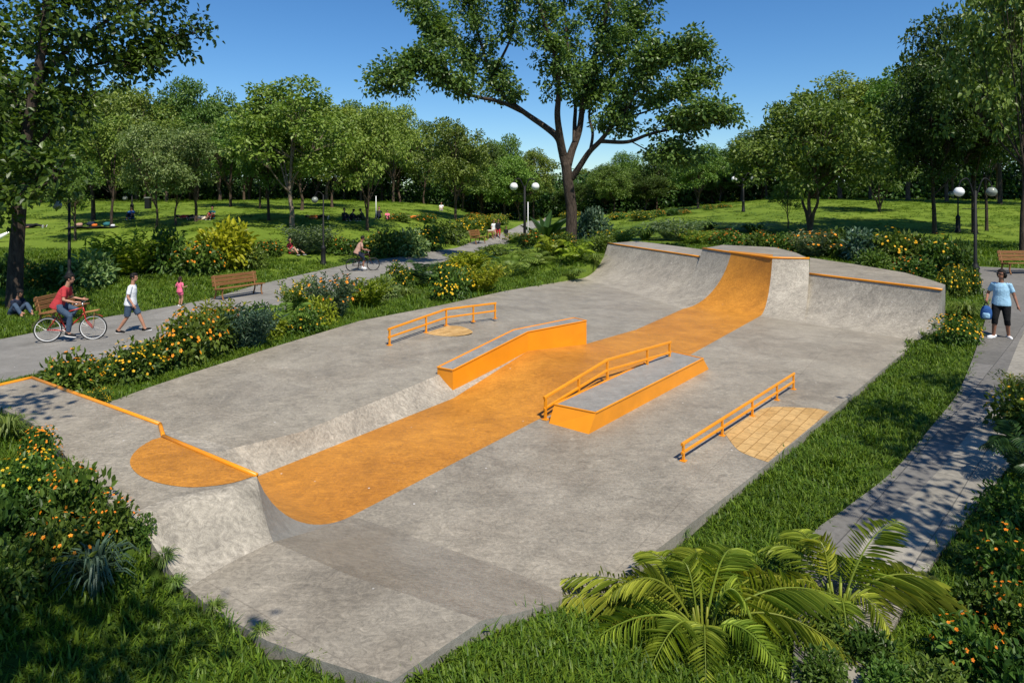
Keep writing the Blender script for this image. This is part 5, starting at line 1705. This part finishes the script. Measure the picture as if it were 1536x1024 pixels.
STAND = dict(pelvis=(0, 0, .93), chest=(.0, 0, 1.41), hands=[(.06, .27, .88), (.04, -.27, .88)], ankles=[(.0, .1, .08), (.03, -.1, .08)])
walk = dict(pelvis=(0, 0, .90), chest=(.05, 0, 1.39), hands=[(-.22, .27, .92), (.16, -.26, .86)], ankles=[(.36, .09, .10), (-.30, -.09, .10)], toes=[(1, .1, .18), (1, -.1, -.05)])
person('person in white T-shirt and dark denim shorts walking along the lawn path', on(196, 500), rad(8), walk, 'skin_a', 'hair_dark', 'short', 'c_white', .62, 'c_denim', .92, 'c_black', .95, head_turn=-.15)
girl = dict(pelvis=(0, 0, .93), chest=(.0, 0, 1.40), hands=[(.20, .26, 1.16), (.18, -.26, 1.16)], ankles=[(.02, .1, .08), (-.02, -.1, .08)])
person('small girl with long dark hair in pink top and shorts standing by the grass', on(270, 461), rad(70), girl, 'skin_a', 'hair_brown', 'long', 'c_pink', .5, 'c_pink', .55, 'c_white', .60, .013)
woman = dict(pelvis=(0, 0, .92), chest=(-.01, 0, 1.40), hands=[(.08, .34, .86), (.14, -.30, .98)], ankles=[(-.03, .15, .08), (.12, -.16, .08)], toes=[(.8, .35, 0), (.75, -.75, 0)], neck=(.12, 0, .6))
wp = on(1502, 508)
wyaw = rad(-128)
person('person in light blue T-shirt, black leggings and sunglasses on the footpath', wp, wyaw, woman, 'skin_b', 'hair_dark', 'bob', 'c_sky', .55, 'c_black', 1.12, 'c_white', 1.0, .010, True, 1.05, head_turn=-.5)
# her bag hangs from the hand
hb = wp + Matrix.Rotation(wyaw, 3, 'Z') @ Vector((.15, -.31, .88))
t = thing('bag', 'small bright blue backpack held low in the hand of the woman on the footpath', 'bag', hb - Vector((0, 0, .42)), wyaw)
mb = MB()
sec = lambda z, w_, d: [Vector((d * math.cos(k * .3927) * (1 if math.cos(k * .3927) > 0 else .7), w_ * math.copysign(abs(math.sin(k * .3927)) ** .7, math.sin(k * .3927)), z)) for k in range(16)]
mb.loft([sec(0, .09, .06), sec(.02, .125, .085), sec(.15, .13, .09), sec(.26, .115, .08), sec(.33, .075, .055), sec(.35, .03, .03)])
mb.build('shell', M['c_blue'], t, True)
mb = MB(); mb.loft([[p + Vector((.012, 0, 0)) for p in sec(z, w_, d)] for z, w_, d in ((.03, .085, .088), (.06, .1, .098), (.14, .1, .1), (.17, .085, .09))])
mb.build('front_pocket', M['c_sky'], t, True)
mb = MB(); mb.tube(smooth_path([(0, -.04, .34), (0, -.03, .41), (0, 0, .43), (0, .03, .41), (0, .04, .34)], 3), .011, 6); mb.build('handle', M['c_dark'], t, True)
for sg in (1, -1):
    mb = MB(); mb.tube(smooth_path([(-.05, sg * .06, .32), (-.10, sg * .07, .18), (-.06, sg * .08, .03)], 3), .013, 6); mb.build('strap', M['c_dark'], t, True)


# ------------------------------------------------------------------ bicycles
def bicycle(label, loc, yaw, paint, rim='chrome', rack=False, s=1.0):
    t = thing('bicycle', label, 'bicycle', loc, yaw, 'bicycles on the lawn path', s)
    R_, rr = .335, .018
    rear, front, bb = Vector((-.48, 0, R_)), Vector((.57, 0, R_)), Vector((-.06, 0, .29))
    seat, ht, hb_ = Vector((-.24, 0, .80)), Vector((.33, 0, .88)), Vector((.37, 0, .74))
    for c in (rear, front):
        mb = MB()
        for k in range(24):
            a = k * 2 * math.pi / 24; sgn = 1 if k % 2 else -1
            mb.tube([c + Vector((.02 * math.cos(a + .8), sgn * .025, .02 * math.sin(a + .8))), c + Vector((math.cos(a), 0, math.sin(a))) * (R_ - .035)], .0016, 4, False)
        mb.tube([c - Vector((0, .045, 0)), c + Vector((0, .045, 0))], .018, 8)
        wh = mb.build('wheel', M['chrome'], t)
        mb = MB(); mb.torus(c, R_ - rr, rr); mb.build('tyre', M['rubber'], wh, True)
        mb = MB(); mb.torus(c, R_ - .040, .010); mb.build('rim', M[rim], wh, True)
    mb = MB()
    mb.tube([bb, seat], .017, 8); mb.tube([bb, hb_], .020, 8); mb.tube([seat + (bb - seat) * .12, ht], .016, 8); mb.tube([ht + Vector((-.01, 0, .03)), hb_ + Vector((.01, 0, -.03))], .023, 8)
    for sg in (1, -1):
        y = Vector((0, sg * .05, 0))
        mb.tube([bb + y * .5, rear + y], .010, 6); mb.tube([seat + (bb - seat) * .1, rear + y], .009, 6)
        mb.tube(smooth_path([hb_ + Vector((.01, sg * .035, -.05)), hb_ + Vector((.06, sg * .05, -.22)), front + y], 3), .012, 6)
    mb.build('frame', M[paint], t, True)
    mb = MB(); mb.tube([seat + (bb - seat) * .05, seat + Vector((-.02, 0, .08))], .012, 6)
    mb.build('seat_post', M['chrome'], t, True)
    mb = MB(); mb.loft([[seat + Vector((x, w_ * math.cos(k * .7854), z + h * math.sin(k * .7854))) for k in range(8)] for x, w_, z, h in ((-.17, .06, .105, .02), (-.12, .085, .105, .028), (-.02, .05, .1, .024), (.10, .022, .1, .018), (.13, .012, .1, .01))])
    mb.build('saddle', M['rubber'], t, True)
    mb = MB(); mb.tube([ht, ht + Vector((-.01, 0, .13))], .013, 6)
    mb.tube(smooth_path([ht + Vector((-.13, .29, .13)), ht + Vector((-.03, .27, .14)), ht + Vector((.01, .12, .14)), ht + Vector((.01, -.12, .14)), ht + Vector((-.03, -.27, .14)), ht + Vector((-.13, -.29, .13))], 4), .011, 7)
    hbar = mb.build('handlebar', M['chrome'], t, True)
    for sg in (1, -1):
        mb = MB(); mb.tube([ht + Vector((-.14, sg * .292, .13)), ht + Vector((-.05, sg * .275, .138))], .017, 7); mb.build('grip', M['rubber'], hbar, True)
    mb = MB(); mb.torus(bb + Vector((0, -.05, 0)), .085, .008, n=24, m=6)
    for a in (.6, 2.7, 4.8): mb.tube([bb + Vector((0, -.05, 0)), bb + Vector((math.cos(a) * .08, -.05, math.sin(a) * .08))], .006, 4)
    cr = mb.build('chainring', M['chrome'], t)
    for sg, a in ((1, 2.2), (-1, -.94)):
        e = bb + Vector((math.cos(a) * .165, sg * .07, math.sin(a) * .165))
        mb = MB(); mb.tube([bb + Vector((0, sg * .06, 0)), e], .010, 6); mb.bar(e + Vector((-.04, sg * .05, 0)), e + Vector((.04, sg * .05, 0)), .08, .02); mb.build('pedal', M['rubber'], t)
    mb = MB()
    for z in (.03, -.03): mb.tube([bb + Vector((0, -.05, z * 2.6)), rear + Vector((0, -.05, z))], .005, 4)
    mb.build('chain', M['rubber'], t)
    if rack:
        mb = MB(); mb.bar(front + Vector((-.17, 0, .42)), front + Vector((.14, 0, .47)), .16, .03, bev=.008)
        for sg in (1, -1): mb.tube([front + Vector((.05, sg * .06, .44)), front + Vector((0, sg * .05, .02))], .006, 5)
        mb.build('front_rack', M['tan_box'], t)
        for c, a0, a1 in ((rear, .5, 3.0), (front, .9, 2.7)):
            mb = MB(); mb.grid([[c + Vector((math.cos(a) * (R_ + .03), y, math.sin(a) * (R_ + .03))) for y in (-.03, 0, .03)] for a in [a0 + (a1 - a0) * k / 12 for k in range(13)]]); mb.build('mudguard', M[paint], t, True)
    return t


def rider(label, loc, yaw, s=1.0, **kw):
    pose = dict(pelvis=(-.25, 0, .985), chest=(-.05, 0, 1.44), hands=[(.22, .285, 1.07), (.22, -.285, 1.07)], elbow=[(-.2, .4, -1), (-.2, -.4, -1)], grip=[(1, -.1, -.15), (1, .1, -.15)],
                ankles=[(-.16, .12, .52), (.03, -.12, .26)], knee=[(1, .15, .4), (1, -.15, .4)], toes=[(1, 0, -.1), (1, 0, -.2)], neck=(.05, 0, .7))
    return person(label, loc, yaw, pose, s=s, **kw)


b1p = on(103, 514); y1 = rad(16)
bicycle('red bicycle with a tan front rack ridden along the path', b1p, y1, 'bike_red', 'white', True)
rider('person in red T-shirt and blue jeans sitting on the red bicycle', b1p, y1, top='c_red', legs='c_denim', leg_to=1.95, hair='hair_dark', hairstyle='swept', skin='skin_a', sleeve=.6, shoe='c_dark')
b2p = on(543, 408); y2 = rad(24)
bicycle('dark bicycle ridden away along the path past the slim lamp post', b2p, y2, 'bike_dark', 'rubber')
rider('person in pale brown shirt and dark shorts sitting on the dark bicycle', b2p, y2, top='c_tan', legs='c_navy', leg_to=1.02, hair='hair_dark', skin='skin_b', sleeve=.5, shoe='c_white', vox=.014)

# seated and lying people, coarse ones far off
SIT = dict(pelvis=(0, 0, .13), chest=(-.06, 0, .60), hands=[(.38, .18, .42), (.38, -.18, .42)], ankles=[(.55, .13, .09), (.52, -.13, .09)], knee=[(.2, .1, 1), (.2, -.1, 1)])
SITL = dict(pelvis=(0, 0, .13), chest=(-.16, 0, .58), hands=[(-.38, .26, .10), (.22, -.2, .22)], ankles=[(.80, .14, .09), (.60, -.13, .09)], knee=[(.1, .1, 1), (.1, -.1, 1)])
LIE = dict(pelvis=(0, 0, .13), chest=(-.48, 0, .17), hands=[(-.05, .32, .08), (-.05, -.32, .08)], ankles=[(.84, .12, .10), (.80, -.12, .10)], knee=[(0, 0, 1), (0, 0, 1)], toes=[(.3, .2, 1), (.3, -.2, 1)], neck=(-.2, 0, .12))
BENT = dict(pelvis=(0, 0, .14), chest=(.14, 0, .56), hands=[(.50, .16, .20), (.50, -.14, .18)], ankles=[(.62, .15, .09), (.56, -.15, .09)], knee=[(.1, .2, 1), (.1, -.2, 1)], neck=(.5, 0, .4))
GP = 'people resting on the lawns'
for px, py, yaw, pose, lab, kw in [
    (22, 474, -20, BENT, 'person in dark navy clothes crouched against the shaded broad trunk', dict(top='c_navy', legs='c_denim', leg_to=1.9, sleeve=1.0, vox=.014, hair='hair_dark')),
    (438, 381, -30, SITL, 'person in red and white sitting before the pale grey hedge shrub', dict(top='c_red', legs='c_cream', leg_to=1.0, vox=.02)),
    (517, 331, -50, SIT, 'person in dark clothes sitting upright, taller of the pair on the sunny lawn', dict(top='c_dark', legs='c_navy', leg_to=1.9, sleeve=1.0)),
    (526, 331, -20, BENT, 'person in dark clothes leaning forward, shorter of the pair on the sunny lawn', dict(top='c_navy', legs='c_dark', leg_to=1.9, sleeve=1.0)),
    (545, 330, 160, BENT, 'person in dark green sitting alone behind the thin trunked round tree', dict(top='c_olive', legs='c_dark', leg_to=1.9, sleeve=1.0)),
    (568, 327, -90, SITL, 'person in black sitting at the foot of the white pole', dict(top='c_dark', legs='c_navy', leg_to=1.9)),
    (581, 329, -70, SIT, 'small person in pink sitting alone beyond the white pole', dict(top='c_pink', legs='c_navy', s=.8)),
    (475, 328, 10, LIE, 'person lying in the shade beyond the tallest pale trunked tree', dict(top='c_orange', legs='c_dark', leg_to=1.9)),
    (197, 329, -80, SIT, 'person in blue sitting at the foot of the far thin lamp pole', dict(top='c_blue', legs='c_navy', leg_to=1.9)),
    (282, 328, 5, LIE, 'sunbather in red nearest the pale small tree', dict(top='c_red', legs='c_dark', leg_to=1.0)),
    (300, 330, 170, LIE, 'sunbather in cream in the middle of the lying group', dict(top='c_cream', legs='c_tan', leg_to=1.6)),
    (318, 329, -90, SIT, 'person in teal sitting up at the end of the lying group', dict(top='c_teal', legs='c_red', leg_to=1.0)),
    (46, 342, 4, LIE, 'person lying flat in dark clothes beside the shaded broad trunk on the far lawn', dict(top='c_dark', legs='c_dark', leg_to=1.9)),
    (624, 328, 15, LIE, 'person in orange lying beside the distant flowers on the lawn rise', dict(top='c_orange', legs='c_denim', leg_to=1.6)),
    (662, 316, -90, SIT, 'person in white sitting high on the lawn beside the bushy round tree', dict(top='c_white', legs='c_cream', leg_to=1.6)),
    (733, 322, -90, SIT, 'person in black sitting at the lawn edge near the far path', dict(top='c_dark', legs='c_dark', leg_to=1.9)),
]:
    kw = dict(dict(vox=.025, group=GP), **kw)
    person(lab, hit(px, py), rad(yaw), pose, **kw)
W2 = dict(walk); W2['ankles'] = [(.2, .09, .09), (-.18, -.09, .09)]
for px, py, yaw, lab, kw in [
    (747, 357.5, -70, 'person in dark coat with red shawl walking down the distant path', dict(top='c_dark', sleeve=1.0, legs='c_red', leg_to=1.6, s=1.02, stout=1.3)),
    (740, 357.5, -60, 'person in white top beside the one in the red shawl on the distant path', dict(top='c_white', legs='c_tan', leg_to=1.2, s=.95)),
    (759, 362, -80, 'small child in black walking alone on the distant path', dict(top='c_dark', legs='c_dark', leg_to=.8, s=.78, sleeve=1.0)),
]:
    person(lab, on(px, py), rad(yaw), W2, vox=.022, group='walkers on the distant path', **kw)
# low cart pushed by the distant walkers
cp = on(735, 359)
t = thing('pushcart', 'small wooden cart with cream top beside the walkers on the distant path', 'cart', cp, .3)
mb = MB(); mb.bar((-.28, 0, .78), (.28, 0, .78), .5, .10, bev=.02); mb.build('tray', M['c_cream'], t)
mb = MB(); mb.bar((-.24, 0, .66), (.24, 0, .66), .42, .14); mb.build('box', M['wood'], t)
for x in (-.24, .24):
    for y in (-.2, .2):
        mb = MB(); mb.bar((x, y, .6), (x * 1.05, y, .02), .06, .06, up=(1, 0, 0)); mb.build('leg', M['wood'], t)
# dark picnic spread
pp = hit(140, 341)
t = thing('picnic_blanket', 'dark picnic spread with pale and orange bundles under the dark trunked tree', 'blanket', pp, .15)
mb = MB(); mb.grid([[(x, y, .05 + .03 * math.sin(x * 5 + y * 3)) for x in np.linspace(-1.6, 1.6, 14)] for y in np.linspace(-.9, .9, 9)]); mb.build('cloth', M['c_dark'], t, True)
for x, y, r, m_ in ((-.9, .1, .22, 'c_tan'), (.2, -.3, .18, 'c_orange'), (.7, .3, .26, 'c_teal'), (1.3, -.3, .14, 'c_white'), (-.3, .4, .3, 'c_navy')):
    mb = MB(); mb.ellipsoid((x, y, .05 + r * .5), (r, r * .7, r * .6)); mb.ellipsoid((x + r * .5, y, .05 + r * .7), (r * .5, r * .5, r * .4)); mb.build('bundle', M[m_], t, True)
# white folded cloth at the very side
wpz = pr(2, 358, 38.0)
gz = ground(wpz.x, wpz.y)
t = thing('garden_parasol', 'white folded parasol leaning out over the lawn behind the shaded trunk', 'parasol', (wpz.x - 1.6, wpz.y, gz), 0)
mb = MB(); mb.tube([(-.35, 0, -.1), (2.15, 0, wpz.z - gz + .42)], .022, 7); mb.build('pole', M['chrome'], t, True)
mb = MB(); mb.tube([(.55, 0, .30), (.9, 0, wpz.z - gz - .28), (1.5, 0, wpz.z - gz + .08), (2.05, 0, wpz.z - gz + .37)], [.10, .19, .14, .03], 8); mb.build('canopy', M['white'], t, True)


# ------------------------------------------------------------------ lamps, poles, benches, trunk stub
def lamp_pole(mb, H, r=.055):
    mb.loft([[Vector((rr * math.cos(k * .5236), rr * math.sin(k * .5236), z)) for k in range(12)] for z, rr in ((-.1, .16), (.12, .165), (.15, .14), (.85, .115), (.9, .135), (.95, .13), (1.02, .085), (1.1, r), (H, r * .75))])


def globe(t, c, r, white=True):
    mb = MB(); mb.loft([[Vector((c[0] + q * math.cos(k * .5236), c[1] + q * math.sin(k * .5236), c[2] + z)) for k in range(12)] for q, z in ((r * .25, -r * .95), (r * .7, -r * .75), (r * .98, -r * .25), (r * 1.02, .0), (r * .9, r * .45), (r * .55, r * .85), (r * .12, r))])
    g = mb.build('globe', M['globe' if white else 'globe_grey'], t, True)
    mb = MB(); mb.loft([[Vector((c[0] + q * math.cos(k * .5236), c[1] + q * math.sin(k * .5236), c[2] + z)) for k in range(12)] for q, z in ((r * .35, r * .78), (r * .4, r * .95), (r * .16, r * 1.1), (r * .1, r * 1.4))])
    mb.build('cap', M['black_iron'], g, True)


def double_lamp(label, p, H, yaw, w=.62, gr=.22, whites=(True, True), pr_=.055):
    t = thing('street_lamp', label, 'lamp post', p, yaw, 'park lamps')
    mb = MB(); lamp_pole(mb, H, pr_); mb.build('pole', M['black_iron'], t, True)
    for sg, wh in zip((-1, 1), whites):
        mb = MB()
        mb.tube(smooth_path([(0, 0, H - .55), (sg * .06, 0, H - .15), (sg * w * .45, 0, H + .24 + gr * .9), (sg * w * .85, 0, H + .20 + gr * .9), (sg * w, 0, H - .04 + gr * 1.35)], 5), .022 * pr_ / .055, 7)
        mb.tube([(0, 0, H - .62), (sg * w * .8, 0, H - .62)], .013, 6)
        mb.build('arm', M['black_iron'], t, True)
        globe(t, (sg * w, 0, H - .04), gr, wh)
    return t


def single_lamp(label, p, H, yaw=0, r=.05, arm=.45, white=True, gr=.17):
    t = thing('street_lamp', label, 'lamp post', p, yaw, 'park lamps')
    mb = MB(); lamp_pole(mb, H, r); mb.build('pole', M['black_iron'], t, True)
    mb = MB(); mb.tube(smooth_path([(0, 0, H - .3), (arm * .1, 0, H), (arm * .6, 0, H + .16), (arm, 0, H - .05)], 5), .02, 6); mb.build('arm', M['black_iron'], t, True)
    globe(t, (arm, 0, H - .05 - gr * 1.35), gr, white)
    return t


def lamp_h(p, top): return CAMH + (YH - top) / F * p.y - p.z


lp = Vector(((787 - CX) / F * 50, 50, 0)); lp.z = ground(lp.x, lp.y)
double_lamp('black double lamp with two bright white globes beside the distant path', lp, lamp_h(lp, 279), rad(8), .82, .30, (True, True), .11)
lp = hit(1463, 442)
double_lamp('black double lamp with one white and one shaded globe behind the woman', lp, lamp_h(lp, 286), 0, .56, .165, (True, False))
lp = hit(485, 398)
single_lamp('slim black lamp post by the path behind the second cyclist', lp, lamp_h(lp, 292), rad(180), .05, .45, False)
lp = hit(104, 447)
single_lamp('tall black lamp post right behind the red cyclist', lp, lamp_h(lp, 297), rad(200), .06, .4, False)
lp = hit(1437, 349)
single_lamp('thin black lamp post on the lawn under the dark trees', lp, lamp_h(lp, 284), rad(180), .045, .4, False)
lp = hit(1115, 318)
double_lamp('far black lamp with a pale globe on the crest of the lawn', lp, lamp_h(lp, 268), 0, .8, .24, (True, False), .085)
lp = hit(198, 327)
single_lamp('far thin lamp pole on the lawn above the person in blue', lp, lamp_h(lp, 292), rad(180), .05, .5, False)
for px, base, top, r, lab in ((564, 328, 294, .042, 'slender white pole on the lawn beside the person in black'), (792, 340, 303, .045, 'white pole standing directly beside the distant double lamp')):
    p = hit(px, base) if px < 700 else Vector(((px - CX) / F * 56, 56, ground((px - CX) / F * 56, 56)))
    t = thing('white_pole', lab, 'pole', p)
    H = lamp_h(p, top)
    mb = MB(); mb.tube([(0, 0, -.1), (0, 0, H * .5), (0, 0, H)], [r, r * .9, r * .75], 10); mb.build('shaft', M['white'], t, True)
    mb = MB(); mb.tube([(0, 0, -.05), (0, 0, .25)], [r * 1.5, r * 1.3], 10); mb.build('base', M['globe_grey'], t, True)
p = hit(222, 313)
t = thing('trunk_stub', 'dark square trunk stub with a flat cap on the far lawn crest', 'tree stub', p)  # far trunk stub, shaped here as a dark lidded box
mb = MB(); mb.bar((0, 0, -.05), (0, 0, .9), .42, .42, up=(1, 0, 0), bev=.04); mb.build('body', M['black_iron'], t)
mb = MB(); mb.bar((0, 0, .9), (0, 0, 1.0), .5, .5, up=(1, 0, 0), bev=.05); mb.build('stub_cap', M['globe_grey'], t)


def bench(label, p, yaw, W=1.75, s=1.0):
    """local x along the seat, +y is the side one sits facing"""
    t = thing('park_bench', label, 'bench', p, yaw, 'wooden park benches', s)
    mb = MB()
    for k in range(4): mb.bar((-W / 2, .40 - k * .115, .44 - .012 * k), (W / 2, .40 - k * .115, .44 - .012 * k), .10, .035, bev=.006)
    mb.build('seat', M['wood'], t)
    mb = MB()
    for k in range(3): mb.bar((-W / 2, -.05 - k * .035, .56 + k * .135), (W / 2, -.05 - k * .035, .56 + k * .135), .03, .115, bev=.006)
    mb.build('backrest', M['wood'], t)
    for x in (-W / 2 + .12, W / 2 - .12):
        mb = MB(); mb.tube(smooth_path([(x, .43, .0), (x, .36, .2), (x, .40, .41)], 4), [.034] + [.03] * 8, 7); mb.bar((x, .42, .405), (x, .0, .37), .04, .04); mb.build('leg', M['wood'], t, True)
        mb = MB(); mb.tube(smooth_path([(x, -.12, .0), (x, -.02, .22), (x, -.02, .42), (x, -.15, .90)], 4), .03, 7); mb.build('leg', M['wood'], t, True)
    return t


a, b = hit(318, 452), hit(388, 441)
bench('wooden slatted bench on the path edge beside the girl in pink', Vector((0, 0, .035)) + (a + b) / 2, math.atan2(b.y - a.y, b.x - a.x) - math.pi, (b - a).length * .95)
a, b = hit(52, 492), hit(118, 474)
bench('wooden bench half hidden behind the red cyclist', (a + b) / 2, math.atan2(b.y - a.y, b.x - a.x) - math.pi, 1.75)
p = on(1530, 411)
bench('wooden bench across the footpath behind the woman', p, math.pi + .05, 1.7, 1.0)
p = on(713, 366)
bench('small brown bench by the distant path hedge', p, rad(-120), 1.3, 1.2)
# ------------------------------------------------------------------ light, sky, camera
SUN_EL = rad(57)
SUN_AZ = math.atan2(.42, -.907)                  # clockwise from +Y
w = bpy.data.worlds.new('World'); scene.world = w; w.use_nodes = True
nt = w.node_tree; nt.nodes.clear()
sky = nt.nodes.new('ShaderNodeTexSky'); sky.sky_type = 'NISHITA'; sky.sun_disc = False
sky.sun_elevation = SUN_EL; sky.sun_rotation = SUN_AZ
sky.altitude = 0; sky.air_density = 1.0; sky.dust_density = 0; sky.ozone_density = 4.0
bg = nt.nodes.new('ShaderNodeBackground'); bg.inputs[1].default_value = .098
wo = nt.nodes.new('ShaderNodeOutputWorld')
hs = nt.nodes.new('ShaderNodeHueSaturation'); hs.inputs['Saturation'].default_value = 1.2
nt.links.new(sky.outputs[0], hs.inputs['Color']); tn = nt.nodes.new('ShaderNodeMix'); tn.data_type = 'RGBA'; tn.blend_type = 'MULTIPLY'; tn.inputs[0].default_value = 1; tn.inputs[7].default_value = (.78, .93, 1.05, 1)
nt.links.new(hs.outputs[0], tn.inputs[6]); nt.links.new(tn.outputs[2], bg.inputs[0]); nt.links.new(bg.outputs[0], wo.inputs[0])
L = bpy.data.lights.new('sun', 'SUN'); L.energy = 4.95; L.angle = rad(.53); L.color = (1.0, .935, .82)
lo = bpy.data.objects.new('sun', L); col.objects.link(lo)
d = Vector((-math.sin(SUN_AZ) * math.cos(SUN_EL), -math.cos(SUN_AZ) * math.cos(SUN_EL), -math.sin(SUN_EL)))
lo.rotation_euler = d.to_track_quat('-Z', 'Y').to_euler(); lo.location = (8, -14, 26)
cam = bpy.data.cameras.new('camera'); co = bpy.data.objects.new('camera', cam); col.objects.link(co)
co.location = (0, 0, CAMH); co.rotation_euler = (rad(90), 0, 0)
cam.sensor_width = 36; cam.lens = F / 1536 * 36; cam.shift_y = -(512 - YH) / 1536
cam.clip_start = .1; cam.clip_end = 2000
scene.camera = co
vs = scene.view_settings
vs.view_transform = 'Standard'; vs.look = 'None'; vs.exposure = .28; vs.gamma = 1
scene.cycles.max_bounces = 6; scene.cycles.transparent_max_bounces = 4
scene.cycles.diffuse_bounces = 3
